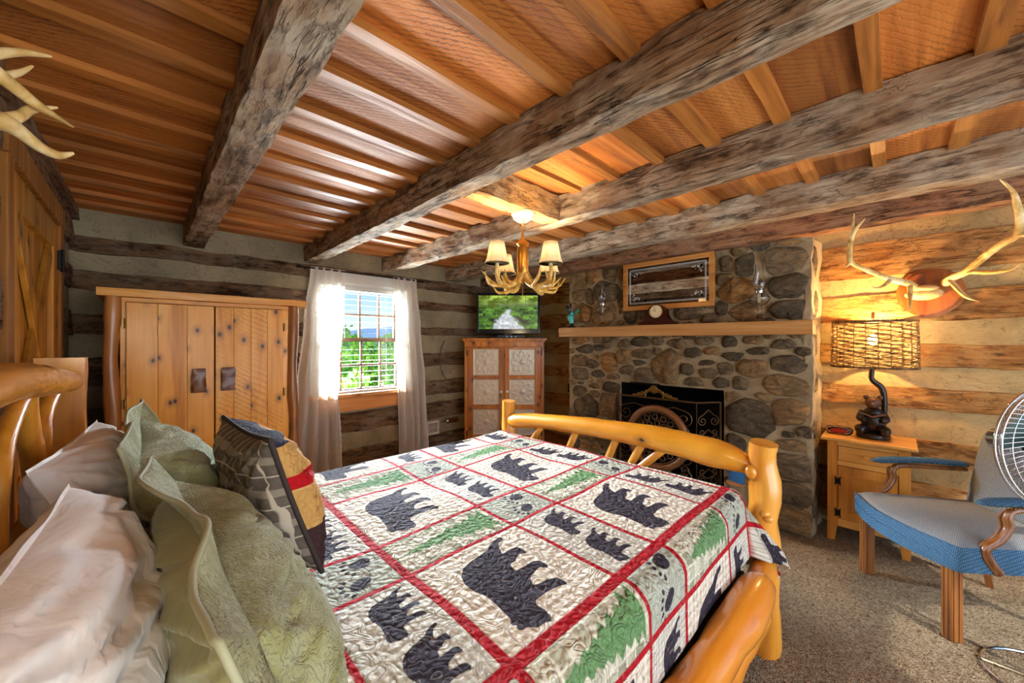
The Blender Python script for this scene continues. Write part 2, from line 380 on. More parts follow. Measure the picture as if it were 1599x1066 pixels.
# carpet pile: short real tufts near the chair and fireplace, joined as one piece
rng = np.random.default_rng(3)
ceiling = struct_mesh('ceiling', MB().box(XL-.15, XR+.15, YF, YB+.15, ZC+.02, ZC+.14), m_dark)
ybat = [-1.42, -1.17, -.92, -.67, -.43, -.19, .055, .307, .547, .782, 1.027, 1.263, 1.52, 1.78, 2.03, 2.27, 2.51, 2.76, 3.01, 3.25, 3.48]
for i in range(len(ybat)+1):
    y0 = ybat[i-1] if i else YF+.02; y1 = ybat[i] if i < len(ybat) else YB
    mb = MB().box(XL, XR, y0+.002, y1-.002, ZC-.002*(i % 3), ZC+.018); mb.build('board', m_board, ceiling)
for i, y in enumerate(ybat):
    w = .023+.003*((i*7) % 3)
    mb = MB().rough(XL, XR, y-w, y+w, ZC-.026, ZC-.0005, step=.16, amp=.003, freq=4, seed=i); mb.build('batten', m_batten, ceiling)

# hand-hewn beams
def beam(x0, x1, y0, y1, zb, label, seed, zt=None, dx=0.0, mat=None, chip=.008):
    mb = MB().rough(x0, x1, y0, y1, zb, (zt or ZC-.004), step=.03, amp=.009, freq=6, seed=seed, chip=chip)
    if dx: mb.v = [(x+dx*(y-y0)/(y1-y0), y, z) for x, y, z in mb.v]
    return tag(mb.build('ceiling_beam', mat or m_beam, smooth=True), label, 'beam', 'hewn beams under the ceiling')
beam(.205, .330, YF, YB+.02, 2.027, 'grey hand-hewn ceiling beam nearest the plank door and the headboard', 1)
beam(1.020, 1.130, YF, YB+.02, 2.027, 'grey hewn ceiling beam ending above the left side of the lace-curtained window', 2)
beam(1.745, 1.850, YF, YB-.0, 2.027, 'hewn ceiling beam ending above the right curtain, joined by the chandelier header', 3)
beam(2.52, 2.69, YF, YB+.02, 2.030, 'hewn ceiling beam ending above the television, between chandelier and fireplace', 4)
beam(3.06, 3.20, YF, YB+.02, 2.020, 'dark hewn beam running along the top of the stone chimney', 5, mat=m_plate)
hd = MB().rough(1.13, 1.75, 1.385, 1.50, 2.030, ZC-.004, step=.05, amp=.006, freq=6, seed=9, chip=.008).build('header_timber', m_beam_x, smooth=True)
tag(hd, 'short tan timber between two beams that carries the chandelier', 'beam')

# log walls: mortar behind, hewn logs proud of it
WX0, WX1, WZ0, WZ1 = 1.13, 1.985, .795, 1.885      # window opening
wb = MB()
wb.box(XL-.2, WX0, YB, YB+.2, 0, ZC+.1).box(WX1, XR+.2, YB, YB+.2, 0, ZC+.1).box(WX0, WX1, YB, YB+.2, 0, WZ0).box(WX0, WX1, YB, YB+.2, WZ1, ZC+.1)
wall_back = struct_mesh('wall_back', wb, m_chink)
def log(x0, x1, z0, z1, seed, par, m, wall):
    # wall: ('y', Y) faces -Y ; ('x', X, sign) faces sign*X
    pr = .018
    if wall[0] == 'y': mb = MB().rough(x0, x1, wall[1]-pr, wall[1]+.03, z0, z1, step=.045, amp=.014, freq=4, seed=seed, chip=.008)
    elif wall[2] < 0: mb = MB().rough(wall[1]-pr, wall[1]+.03, x0, x1, z0, z1, step=.045, amp=.014, freq=4, seed=seed, chip=.008)
    else: mb = MB().rough(wall[1]-.03, wall[1]+pr, x0, x1, z0, z1, step=.045, amp=.014, freq=4, seed=seed, chip=.008)
    return mb.build('log', m, par, smooth=True)
bb = [(1.905, 2.012), (1.652, 1.782), (1.375, 1.50), (1.02, 1.215), (.71, .88), (.44, .628), (.10, .27)]
for i, (a, b) in enumerate(bb):
    if a < WZ1 and b > WZ0-.07 and a > .64:
        log(XL, WX0-.02, a, b, i, wall_back, m_log_back, ('y', YB)); log(WX1+.02, XR, a+(.02 if i < 4 else 0), b-(.02 if i < 4 else 0), i+20, wall_back, m_log_back, ('y', YB))
    else: log(XL, XR, a, b, i, wall_back, m_log_back, ('y', YB))
wr = MB().box(XR, XR+.2, YF, YB+.2, 0, ZC+.1)
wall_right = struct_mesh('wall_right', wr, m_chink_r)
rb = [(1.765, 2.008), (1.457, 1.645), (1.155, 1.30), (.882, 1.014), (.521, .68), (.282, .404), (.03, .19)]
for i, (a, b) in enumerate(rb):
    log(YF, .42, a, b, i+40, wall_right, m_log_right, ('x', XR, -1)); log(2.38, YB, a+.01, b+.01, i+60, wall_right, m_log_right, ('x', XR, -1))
wl = MB().box(XL-.2, XL, YF, 2.10, 0, ZC+.1).box(XL-.2, XL, 3.14, YB+.2, 0, ZC+.1).box(XL-.2, XL, 2.10, 3.14, 2.0, ZC+.1).box(XL-.22, XL-.12, 2.05, 3.2, 0, 2.05)
wall_left = struct_mesh('wall_left', wl, m_chink)
for i, (a, b) in enumerate([(1.93, 2.09), (1.66, 1.80), (1.36, 1.52), (1.02, 1.20), (.71, .88), (.44, .63), (.10, .27)]):
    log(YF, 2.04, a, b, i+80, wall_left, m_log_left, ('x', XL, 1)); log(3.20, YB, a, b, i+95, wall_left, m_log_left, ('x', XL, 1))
log(2.0, 3.25, 2.06, 2.15, 130, wall_left, m_log_left, ('x', XL, 1))
struct_mesh('trim_1', MB().rough(XL+.001, XL+.05, YF, YB, ZC-.075, ZC-.03, step=.09, amp=.012, freq=5, seed=70), m_log_left)

# the door in the left wall
door = bpy.data.objects.new('door_1', None); C.objects.link(door); struct(door); door.location = (XL, 2.62, 0); rt = door
def dp(name, mb, m, parent=None, **k):
    o = mb.build(name, m, parent or door, **k)
    if parent is None: o.matrix_parent_inverse = Matrix.Translation((-XL, -2.62, 0))
    return o
dp('casing', MB().box(XL-.01, XL+.030, 2.02, 2.10, 0, 2.035, .004), m_casing); dp('casing', MB().box(XL-.01, XL+.030, 3.115, 3.195, 0, 2.035, .004), m_casing)
dp('casing', MB().box(XL-.01, XL+.034, 2.00, 3.21, 1.935, 2.035, .004), m_casing)
for i in range(7): dp('plank', MB().box(XL-.03, XL-.004, 2.105+i*.144, 2.105+i*.144+.141, .01, 1.93, .003), m_door)
for y0, y1 in ((2.105, 2.23), (2.985, 3.112)): dp('stile', MB().box(XL-.006, XL+.018, y0, y1, .01, 1.93, .003), m_door)
for z0, z1 in ((.01, .17), (.82, .95), (1.80, 1.93)): dp('rail', MB().box(XL-.006, XL+.0175, 2.23, 2.985, z0, z1, .003), m_door)
def brace(y0, z0, y1, z1, dxx):
    d = Vector((0, y1-y0, z1-z0)); L = d.length; ang = math.atan2(z1-z0, y1-y0)
    Mx = Matrix.Translation((XL+dxx, (y0+y1)/2, (z0+z1)/2)) @ Matrix.Rotation(ang, 4, 'X')
    dp('brace', MB().box(-.009, .009, -L/2, L/2, -.05, .05, .003, M=Mx), m_door)
brace(2.26, .97, 2.96, 1.78, .005); brace(2.96, .97, 2.26, 1.78, .008); brace(2.26, .19, 2.96, .80, .005); brace(2.96, .19, 2.26, .80, .008)
for z in (1.70, .95, .25):
    h = dp('hinge', MB().box(XL+.018, XL+.032, 3.085, 3.135, z, z+.10, .002), m_iron); MB().tube([(XL+.034, 3.112, z-.01), (XL+.034, 3.112, z+.11)], .007, 8).build('hinge_pin', m_iron, h)
kn = dp('door_knob', MB().lathe([(0, 0), (.012, .005), (.012, .04), (.028, .05), (.028, .065), (.0, .08)], 16), m_iron, smooth=True)
kn.matrix_parent_inverse = Matrix.Translation((-XL, -2.62, 0)); kn.rotation_euler = (0, PI/2, 0); kn.location = (XL+.015, 2.17, .98)

# window in the back wall
win = bpy.data.objects.new('window_1', None); C.objects.link(win); struct(win)
m_sash = plain('painted_sash', '#7b5c46', .55, .3); m_jamb = plain('white_jamb', '#cfcfc9', .6, .3)
def wp(name, mb, m, par=None, **k): return mb.build(name, m, par or win, **k)
wp('jamb', MB().box(WX0, WX0+.03, YB-.005, YB+.12, WZ0, WZ1, .003), m_jamb); wp('jamb', MB().box(WX1-.03, WX1, YB-.005, YB+.12, WZ0, WZ1, .003), m_jamb)
wp('head_jamb', MB().box(WX0, WX1, YB-.005, YB+.12, WZ1-.035, WZ1, .003), m_jamb)
wp('casing', MB().box(WX0-.07, WX0+.012, YB-.03, YB-.001, WZ0-.02, WZ1+.06, .003), m_jamb); wp('casing', MB().box(WX1-.012, WX1+.07, YB-.03, YB-.001, WZ0-.02, WZ1+.06, .003), m_jamb)
wp('head_casing', MB().box(WX0-.07, WX1+.07, YB-.032, YB-.001, WZ1-.01, WZ1+.10, .003), m_jamb)
wp('sill', MB().box(WX0-.09, WX1+.09, YB-.075, YB+.10, WZ0-.005, WZ0+.028, .006), m_sill); wp('apron', MB().box(WX0-.06, WX1+.06, YB-.045, YB-.001, WZ0-.14, WZ0-.008, .004), m_sill)
gx0, gx1 = WX0+.03, WX1-.03
def sash(z0, z1, yy):
    b = .032
    s_ = wp('sash', MB().box(gx0, gx0+b, yy, yy+.035, z0, z1).box(gx1-b, gx1, yy, yy+.035, z0, z1).box(gx0+b, gx1-b, yy, yy+.035, z0, z0+b).box(gx0+b, gx1-b, yy, yy+.035, z1-b, z1), m_sash)
    for k in (1, 2, 3):
        x = gx0+(gx1-gx0)*k/4; MB().box(x-.009, x+.009, yy+.006, yy+.03, z0+b, z1-b).build('muntin', m_sash, s_)
    zm = (z0+z1)/2; MB().box(gx0+b, gx1-b, yy+.004, yy+.032, zm-.009, zm+.009).build('muntin', m_sash, s_)
    for k in range(4):
        for q in (0, 1):
            xa = gx0+(gx1-gx0)*k/4; za = z0 if q == 0 else zm; zb = zm if q == 0 else z1
            MB().box(xa+.01, xa+(gx1-gx0)/4-.01, yy+.016, yy+.019, za+.01, zb-.01).build('pane', m_pane, s_)
sash(WZ0+.03, 1.35, YB+.045); sash(1.325, WZ1-.035, YB+.085)

# horizontal blind
bl = thing('window_blind', 'white horizontal slat blind lowered and open in the window', 'blind', (1.557, YB+.015, WZ1))
bl_parts = []
def bp(name, mb, m): o = mb.build(name, m, bl); o.matrix_parent_inverse = Matrix.Translation((-1.557, -YB-.015, -WZ1)); return o
bp('head_rail', MB().box(gx0+.003, gx1-.003, YB-.015, YB+.035, WZ1-.075, WZ1-.037, .003), m_jamb)
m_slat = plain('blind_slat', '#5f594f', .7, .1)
z = WZ1-.10; k = 0; slat0 = None
while z > WZ0+.07:
    if slat0 is None: slat0 = bp('slat', MB().box(gx0+.006, gx1-.006, YB-.006, YB+.028, -.0009, .0009), m_slat); slat0.location = (0, 0, z); proto = slat0
    else:
        o = proto.copy(); C.objects.link(o); o.location = (0, 0, z)
    z -= .0545
bp('bottom_rail', MB().box(gx0+.006, gx1-.006, YB-.012, YB+.034, WZ0+.032, WZ0+.050, .004), m_jamb)
for x in (1.30, 1.80): bp('ladder_cord', MB().box(x-.001, x+.001, YB+.008, YB+.010, WZ0+.04, WZ1-.05), m_jamb)
bp('tilt_wand', MB().tube([(1.36, YB-.02, WZ1-.07), (1.365, YB-.025, 1.35)], .004, 6), m_jamb)
def inv(o, root): o.matrix_parent_inverse = Matrix.Translation(-Vector(root.location)); return o
def part(mb, name, m, root, **k): return inv(mb.build(name, m, root, **k), root)

# ================================================================== OUTSIDE THE WINDOW
M = Mat('meadow_ground', .9, .1); M.col(M.ramp(M.noise(M.co((1, 1, 1)), .6, 5), [(.3, srgb('#3c6a22')), (.7, srgb('#86b548'))])); m_grass = M.m
gr = MB(); N = 26
vs = [(-30+i*4.2, 4.2+j*5.2, -3.2+.3*noise.noise(Vector((i*.4, j*.4, 0)))+(.0 if j < 2 else -.25*j)) for j in range(N) for i in range(N)]
fs = [(j*N+i, j*N+i+1, (j+1)*N+i+1, (j+1)*N+i) for j in range(N-1) for i in range(N-1)]
struct_mesh('ground', gr.add(vs, fs), m_grass)
def hillmb(x0, x1, y, hz, amp, seed, d=14):
    n = 60; vs = []; fs = []
    for j in range(3):
        for i in range(n+1):
            x = x0+(x1-x0)*i/n; t = [0, 1, .7][j]
            h = hz+amp*noise.noise(Vector((i*.11, seed, 0)))+amp*.25*noise.noise(Vector((i*.5, seed, 3)))
            vs.append((x, y+j*d, -14+(h+14)*t))
    for j in range(2):
        for i in range(n): a = j*(n+1)+i; fs.append((a, a+1, a+n+2, a+n+1))
    return MB().add(vs, fs)
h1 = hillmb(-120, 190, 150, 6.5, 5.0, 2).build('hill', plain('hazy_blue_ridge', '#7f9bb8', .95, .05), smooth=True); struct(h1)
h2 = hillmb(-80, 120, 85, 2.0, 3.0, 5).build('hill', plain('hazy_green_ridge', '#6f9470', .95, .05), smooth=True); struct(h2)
M = Mat('sunlit_leaves', .7, .2)
c = M.ramp(M.noise(M.co((1, 1, 1)), 1.4, 3), [(.35, srgb('#3f7a1e')), (.5, srgb('#6fa83a')), (.65, srgb('#a5cf57'))]); M.col(c); M.b.inputs['Subsurface Weight'].default_value = 0
M.b.inputs['Emission Strength'].default_value = 0; m_leaf = M.m
m_bark = plain('tree_bark', '#4c3b2c', .9, .1)
def crown(cx, cy, cz, R, H, n, leaf, seed):
    rg = np.random.default_rng(seed); vs = []; fs = []
    for i in range(n):
        th = rg.uniform(0, 2*PI); ph = math.acos(rg.uniform(-1, 1)); rr = rg.uniform(.55, 1.0)*(1+.25*noise.noise(Vector((cos(th)*2, sin(th)*2, seed))))
        p = Vector((cx+R*rr*sin(ph)*cos(th), cy+R*rr*sin(ph)*sin(th), cz+H*rr*cos(ph)))
        E_ = Euler((rg.uniform(0, PI), rg.uniform(0, PI), rg.uniform(0, PI))).to_matrix(); s_ = leaf*rg.uniform(.6, 1.3); k = len(vs)
        for a, b in ((-1, 0), (0, -.55), (1, 0), (0, .55)): vs.append(p+E_ @ Vector((a*s_, b*s_, .18*s_*abs(a))))
        fs.append((k, k+1, k+2, k+3))
    return MB().add(vs, fs)
def tree(x, y, zt, R, H, label, seed, n=900, leaf=.16):
    t = thing('leafy_tree', label, 'tree', (x, y, -3.6), group='trees beyond the window')
    cz = zt-H
    part(crown(x, y, cz, R, H, n, leaf, seed).ball((x, y, cz), (R*.62, R*.62, H*.66), 2, nz=.3), 'crown', m_leaf, t, fixn=False)
    part(MB().tube(smooth_path([(x, y, -3.6), (x+.1, y, (cz-3.6)/2), (x, y, cz)]), .14*R, 8), 'trunk', m_bark, t)
tree(3.6, 9.5, .55, 1.3, 1.3, 'bright green leafy tree low in the window, nearest the glass', 1, 1500, .10)
tree(6.3, 11.2, .35, 1.4, 1.5, 'bright green tree low in the window beside the right curtain', 2, 1500, .10)
tree(5.6, 15.5, 1.9, 1.8, 2.0, 'taller tree behind the low bright ones, left of window middle', 3, 1400, .14)
tree(9.9, 17.5, 1.0, 2.1, 2.1, 'rounded tree in the middle distance right of window middle', 4, 1400, .15)
tree(7.2, 24, 3.0, 3.0, 3.2, 'distant tree reaching highest against the sky in the left panes', 5, 1300, .24)
tree(12.4, 26, 1.9, 3.4, 3.2, 'distant tree at the right below the blue ridge', 6, 1300, .24)
tree(1.4, 14, 1.6, 1.9, 2.2, 'green tree seen through the sheer left curtain', 7, 1200, .15)
tree(10.0, 34, 2.2, 4.2, 3.6, 'farthest tree under the ridge line in the window middle', 8, 1200, .34)

# ================================================================== FIREPLACE
XS = 3.20; FY0, FY1 = .405, 2.40; FB0, FB1, FBZ = .925, 1.805, .945
def stone_mat(name, cs):
    M = Mat(name, .75, .25); oi = M.N('ShaderNodeObjectInfo')
    base = M.ramp(oi.outputs['Random'], [(i/len(cs), srgb(x)) for i, x in enumerate(cs)], 'CONSTANT')
    n1 = M.noise(M.co((1, 1, 2)), 7, 7, .72, 1.6); n2 = M.noise(M.co((1, 1, 1)), 38, 5, .75)
    c = M.mix(1.0, base, M.ramp(n1, [(.3, (.38, .35, .32, 1)), (.5, (.95, .92, .87, 1)), (.68, (1.85, 1.62, 1.3, 1))]), 'MULTIPLY')
    c = M.mix(M.ramp(n2, [(.55, 0.0), (.72, .45)]), c, srgb('#b09c80')); M.col(c)
    M.bump(M.math('ADD', n1, M.math('MULTIPLY', n2, .45)), 1.0, .035); return M.m
m_stone = stone_mat('field_stone', ['#84735a', '#9a805c', '#6d6250', '#a0825a', '#83725a', '#a98252', '#675b48', '#8d7658', '#957e5a', '#756854'])
M = Mat('fireplace_mortar', .9, .1); n1 = M.noise(M.co((1, 1, 1)), 6, 5, .65); n2 = M.noise(M.co((1, 1, 1)), 60, 3, .6)
M.col(M.ramp(n1, [(.3, srgb('#8a7a60')), (.65, srgb('#b3a07e'))])); M.bump(M.math('ADD', n1, M.math('MULTIPLY', n2, .5)), .7, .015); m_mortar = M.m
fp = thing('stone_fireplace', 'fieldstone fireplace and chimney built up to the ceiling beam, with wooden mantel', 'fireplace', (3.4, 1.40, 0))
def mortar_sheet():
    mb = MB(); n1_, n2_ = 80, 84; vs = []; keep = {}
    for j in range(n2_+1):
        for i in range(n1_+1):
            y = FY0+(FY1-FY0)*i/n1_; z = 2.03*j/n2_
            q = Vector((0, y*5, z*5)); d = .012*noise.noise(q)+.006*noise.noise(q*4)
            vs.append((XS+d, y, z))
    fs = []
    for j in range(n2_):
        for i in range(n1_):
            y = FY0+(FY1-FY0)*(i+.5)/n1_; z = 2.03*(j+.5)/n2_
            if FB0 < y < FB1 and z < FBZ: continue
            a = j*(n1_+1)+i; fs.append((a, a+1, a+n1_+2, a+n1_+1))
    return mb.add(vs, fs)
mm = mortar_sheet(); mm.rough(XS-.004, XR-.035, FY0-.012, FY0+.03, 0, 2.03, step=.05, amp=.022, freq=7, seed=3).rough(XS+.004, XR-.035, FY1-.03, FY1+.006, 0, 2.03, step=.06, amp=.014, freq=7, seed=4)
part(mm, 'mortar', m_mortar, fp, smooth=True, fixn=False)
part(MB().box(XS+.02, XS+.36, FB0-.02, FB0, 0, FBZ).box(XS+.02, XS+.36, FB1, FB1+.02, 0, FBZ).box(XS+.02, XS+.38, FB0-.02, FB1+.02, FBZ, FBZ+.03).box(XS+.35, XS+.38, FB0, FB1, 0, FBZ), 'firebox', m_dark, fp)
part(MB().box(XS+.004, XS+.03, FB0-.006, FB1+.006, FBZ-.010, FBZ+.006), 'lintel_bar', m_iron, fp)
part(MB().rough(XS-.16, XS+.38, FB0-.32, FB1+.30, 0, .055, step=.06, amp=.012, freq=5, seed=8), 'hearth', m_mortar, fp)
# stones: hand-placed from the photograph (pixels of a 3.332x crop), then gaps filled with smaller ones
raw = [(150,262,80,80),(222,245,65,60),(312,225,70,80),(285,315,150,100),(366,240,25,80),(150,335,60,60),(205,350,42,95),(275,432,110,110),(175,425,85,95),
(372,350,40,100),(418,440,60,70),(478,430,50,60),(720,428,150,60),(905,250,80,60),(950,310,190,120),(1010,175,90,120),(985,108,80,50),(915,175,60,80),(1090,82,110,40),
(1215,150,200,130),(1235,288,190,115),(1020,420,180,90),(1235,412,175,90),(1230,68,170,26),(830,455,110,40),(890,400,60,70),
(160,570,85,40),(175,615,90,40),(250,570,45,42),(292,578,45,70),(250,605,50,34),(155,675,95,50),(218,692,70,40),(305,685,75,90),(155,745,75,55),(250,743,75,35),
(325,757,70,28),(150,835,70,50),(225,805,65,25),(315,815,90,45),(225,850,50,30),(185,912,120,120),(302,912,92,112),(380,655,70,75),(470,640,110,45),(460,687,100,28),
(555,627,45,35),(608,705,160,165),(405,722,80,50),(485,750,110,70),(735,635,90,45),(660,590,150,45),(840,625,80,40),(810,687,125,25),(705,722,75,50),(825,742,105,45),
(910,720,80,60),(740,785,160,40),(885,790,90,50),(950,655,110,40),(1045,715,170,85),(1085,625,125,35),(1235,695,190,75),(1205,808,290,95),(985,795,80,60),(940,860,90,45),
(1115,868,130,40),(1035,975,265,180),(1235,945,190,120),(1060,570,120,36),(800,575,120,40),(930,578,70,50),(1210,590,190,45),(470,575,120,44),(380,590,60,44),(560,575,60,40),(720,545,90,36),(1150,545,120,30),
(80,1000,60,50)]
raw = [(860+x/3.332, 360+y/3.332, w/3.332, h/3.332) for x, y, w, h in raw]
raw += [(900+x/3.5525, 560+y/3.5525, w/3.5525, h/3.5525) for x, y, w, h in [(1190,478,190,55),(1200,600,215,135),(1190,745,215,120),(1195,895,240,150),(880,470,110,90),(900,590,120,110),(860,690,80,70),(900,810,150,90),(60,400,110,90),(170,440,90,120),(50,560,120,90),(170,590,90,120),(60,680,120,110),(170,740,100,100)]]
def px2s(u, v):
    r = (u-799.5)/F_PX; d = XS/(r*AY+AX); return (-r*AX+AY)*d, 1.32+(533-v)/F_PX*d, d
stones = []
for u, v, w, h in raw:
    y, z, d = px2s(u, v); y1 = px2s(u-w/2, v)[0]; y2 = px2s(u+w/2, v)[0]
    stones.append([y, z, abs(y1-y2)/2*1.10, h/F_PX*d/2*1.14])
rr_ = random.Random(11)
def inside(y, z, a=0): return (FY0+.02 < y < FY1-.02) and .05 < z < 2.0 and not (FB0-a-.02 < y < FB1+a+.02 and z < FBZ+a+.02)
for tries in range(9000):
    y = rr_.uniform(FY0, FY1); z = rr_.uniform(.05, 2.0); s_ = rr_.choice([.10, .075, .055, .04, .03]) if tries > 700 else rr_.choice([.13, .10]); a = s_*rr_.uniform(.9, 1.35); b = s_*rr_.uniform(.6, .85)
    if not inside(y, z, s_*.7): continue
    if all(((y-q[0])/(a+q[2]+.003))**2+((z-q[1])/(b+q[3]+.003))**2 > 1 for q in stones): stones.append([y, z, a, b])
    if len(stones) > 235: break
def stone(y, z, a, b, others, seed):
    K = 18; ang = [2*PI*k/K for k in range(K)]; rg = random.Random(seed); ph = rg.uniform(0, 6); vs = []; fs = []; rim = []
    for t in ang:
        ct, st = cos(t), sin(t); pw = 2.6
        r = (abs(ct/a)**pw+abs(st/b)**pw)**(-1/pw)
        r *= 1.02+.24*noise.noise(Vector((ct*1.5+seed, st*1.5, ph)))+.12*noise.noise(Vector((ct*4+seed, st*4, ph)))
        for o in others:
            dx, dz = o[0]-y, o[1]-z; D = math.hypot(dx, dz)
            if D < 1e-4: continue
            ra = (abs(dx/D/a)**2+abs(dz/D/b)**2)**-.5; rb = (abs(dx/D/o[2])**2+abs(dz/D/o[3])**2)**-.5
            lim = D*ra/(ra+rb)-.006; c_ = ct*dx/D+st*dz/D
            if c_ > .05: r = min(r, lim/c_)
        yy, zz = y+ct*r, z+st*r
        yy = min(max(yy, FY0-.01), FY1+.005); zz = min(max(zz, .01), 2.03)
        if zz < FBZ+.012 and FB0-.012 < yy < FB1+.012:
            if z > FBZ: zz = FBZ+.012
            elif y < FB0+.02: yy = FB0-.012
            elif y > FB1-.02: yy = FB1+.012
        rim.append((yy-y, zz-z))
    dep = min(.045, .012+.30*min(a, b)); tl = (rg.uniform(-.25, .25), rg.uniform(-.25, .25))
    for sc, dp_ in ((1.04, -.02), (1.0, .25), (.93, .72), (.70, 1.0), (.35, 1.08)):
        for k, (p, q) in enumerate(rim):
            x = XS-dep*dp_*(1+.55*noise.noise(Vector((p*16+seed, q*16, sc*.5))))-(tl[0]*p+tl[1]*q if dp_ > .5 else 0)*.5
            vs.append((x, y+p*sc, z+q*sc))
    vs.append((XS-dep*1.1, y, z))
    for j in range(4):
        for k in range(K): fs.append((j*K+k, j*K+(k+1) % K, (j+1)*K+(k+1) % K, (j+1)*K+k))
    for k in range(K): fs.append((4*K+k, 4*K+(k+1) % K, 5*K))
    return MB().add(vs, fs)
for i, q in enumerate(stones):
    near = [o for o in stones if o is not q and abs(o[0]-q[0]) < q[2]+o[2]+.03 and abs(o[1]-q[1]) < q[3]+o[3]+.03]
    part(stone(*q, near, i+1), 'stone', m_stone, fp, smooth='all')
for k in range(7):   # side stones on the return toward the nightstand
    z0 = .06+k*.28; part(MB().ball((XS+.12+.04*(k % 2), FY0-.004, z0+.13), (.10, .02, .11), 2, nz=.25, fr=2), 'stone', m_stone, fp, smooth='all')
part(MB().rough(3.0, XS+.03, .367, 2.388, 1.367, 1.457, step=.09, amp=.003, freq=4, seed=2), 'mantel', m_mantel, fp)['label'] = 'smooth tan wooden mantel shelf'

# fire screen: three wrought iron panels
scr = thing('fireplace_screen', 'wrought iron scrollwork folding screen standing before the black firebox', 'fireplace screen', (3.0, 1.40, .05))
def panel(P0, P1, H, name='screen_panel'):
    A = Vector(P0); B = Vector(P1); w = (B-A).length; e = (B-A).normalized()
    def at(s, z): return A+e*s+Vector((0, 0, z))
    fr = MB()
    fr.tube([at(0, 0), at(0, H)], .008, 6).tube([at(w, 0), at(w, H)], .008, 6).tube([at(0, H), at(w, H)], .008, 6).tube([at(0, .06), at(w, .06)], .006, 6)
    o = part(fr, name, m_bronze, scr)
    def spiral(s0, z0, r, a0, turns, dirn=1, tail=None):
        pts = []
        n = int(14*turns)
        for i in range(n+1):
            t = i/n; a = a0+dirn*2*PI*turns*t; q = r*(1-.82*t); pts.append(at(s0+q*cos(a), z0+q*sin(a)))
        if tail: pts = [at(*tail)]+pts
        MB().tube(pts, .0045, 5).build('scroll', m_bronze, o).matrix_parent_inverse = Matrix.Identity(4)
    rows = 4
    for r in range(rows):
        z0 = .14+r*(H-.2)/rows
        for k in (0, 1):
            n = max(1, int(w/.30))
            for j in range(n):
                c0 = w*(j+.5)/n; off = w/n*.24*(1 if k else -1)
                spiral(c0+off, z0+.07, w/n*.20, PI/2, 1.5, -1 if k else 1, (c0, z0+.155)); spiral(c0+off, z0-.02, w/n*.13, -PI/2, 1.2, 1 if k else -1, (c0, z0-.07))
    return o
def mk_screen():
    H = .80
    c0, c1 = (3.0, 1.732, .052), (3.0, 1.065, .052)
    panel(c0, c1, H); panel(c1, (3.17, .945, .052), H); panel((3.15, 1.80, .052), c0, H)
    mesh = MB()
    for A, B in (((3.012, 1.73), (3.012, 1.07)), ((3.012, 1.06), (3.18, .95))):
        n = 46
        for i in range(n+1):
            x = A[0]+(B[0]-A[0])*i/n; y = A[1]+(B[1]-A[1])*i/n; mesh.box(x-.0005, x+.0005, y-.0005, y+.0005, .11, .83)
        for i in range(50):
            z = .11+i*.0147; mesh.tube([(A[0], A[1], z), (B[0], B[1], z)], .0006, 3, caps=False)
    o = part(mesh, 'wire_mesh', m_iron, scr); o['kind'] = 'stuff'
    cr_ = MB(); yc = 1.39
    for s_ in (-1, 1):
        cr_.tube(smooth_path([(2.995, yc, .935), (2.995, yc+s_*.05, .915), (2.995, yc+s_*.085, .885), (2.995, yc+s_*.14, .868), (2.995, yc+s_*.19, .862)]), [.012]*17, 6)
        for k in range(5):
            a = k*.7; cr_.ball((2.992, yc+s_*(.03+.035*k), .915-.011*k), (.008, .02-.002*k, .018-.002*k), 1)
        cr_.tube([(2.992, yc+s_*(.10+.028*cos(t)), .875+.022*sin(t)) for t in [i*.6 for i in range(9)]], .006, 5)
    cr_.ball((2.99, yc, .925), (.012, .032, .034), 2)
    for k in range(5): cr_.tube([(2.985, yc, .905), (2.985, yc+.045*sin((k-2)*.5), .905+.055*cos((k-2)*.5))], [.010, .007], 6)
    part(cr_, 'crest', m_brass, scr, smooth=True)
mk_screen()
wc = Vector((2.915, 1.341, .31)); wh = thing('wagon_wheel_decoration', 'round copper-brown ring filled with horseshoe-like links leaning against the fire screen', 'decoration', (2.90, 1.341, .055))
wR = .235; wc.z = .055+wR+.02+.245*0+.0
cz = .551
ring = []
for i in range(41):
    a = 2*PI*i/40; ring.append((2.93, 1.341+wR*cos(a), cz+wR*sin(a)))
part(MB().tube(ring, .026, 10, caps=False), 'rim', plain('copper_brown_rim', '#8a5a34', .4, .5, .3), wh, smooth='all')
part(MB().tube([(2.93, 1.341+(wR-.03)*cos(2*PI*i/40), cz+(wR-.03)*sin(2*PI*i/40)) for i in range(41)], .007, 6, caps=False), 'inner_rim', m_bronze, wh, smooth='all')
lk = random.Random(5)
for ri, nn in ((.165, 15), (.115, 11), (.065, 6), (.0, 1)):
    for i in range(nn):
        a = 2*PI*i/max(nn, 1)+ri*9; cy_, cz_ = 1.341+ri*cos(a), cz+ri*sin(a); rr = .021
        part(MB().tube([(2.93, cy_+rr*cos(2*PI*k/10), cz_+rr*sin(2*PI*k/10)) for k in range(11)], .0055, 5, caps=False), 'link', m_bronze, wh)
for s_ in (-1, 1): part(MB().tube([(2.925, 1.341+s_*.10, cz-wR+.02), (2.91, 1.341+s_*.15, .06)], .014, 8), 'foot', m_bronze, wh)
part(MB().box(2.89, 2.955, 1.10, 1.58, .052, .075, .004), 'base', m_bronze, wh)

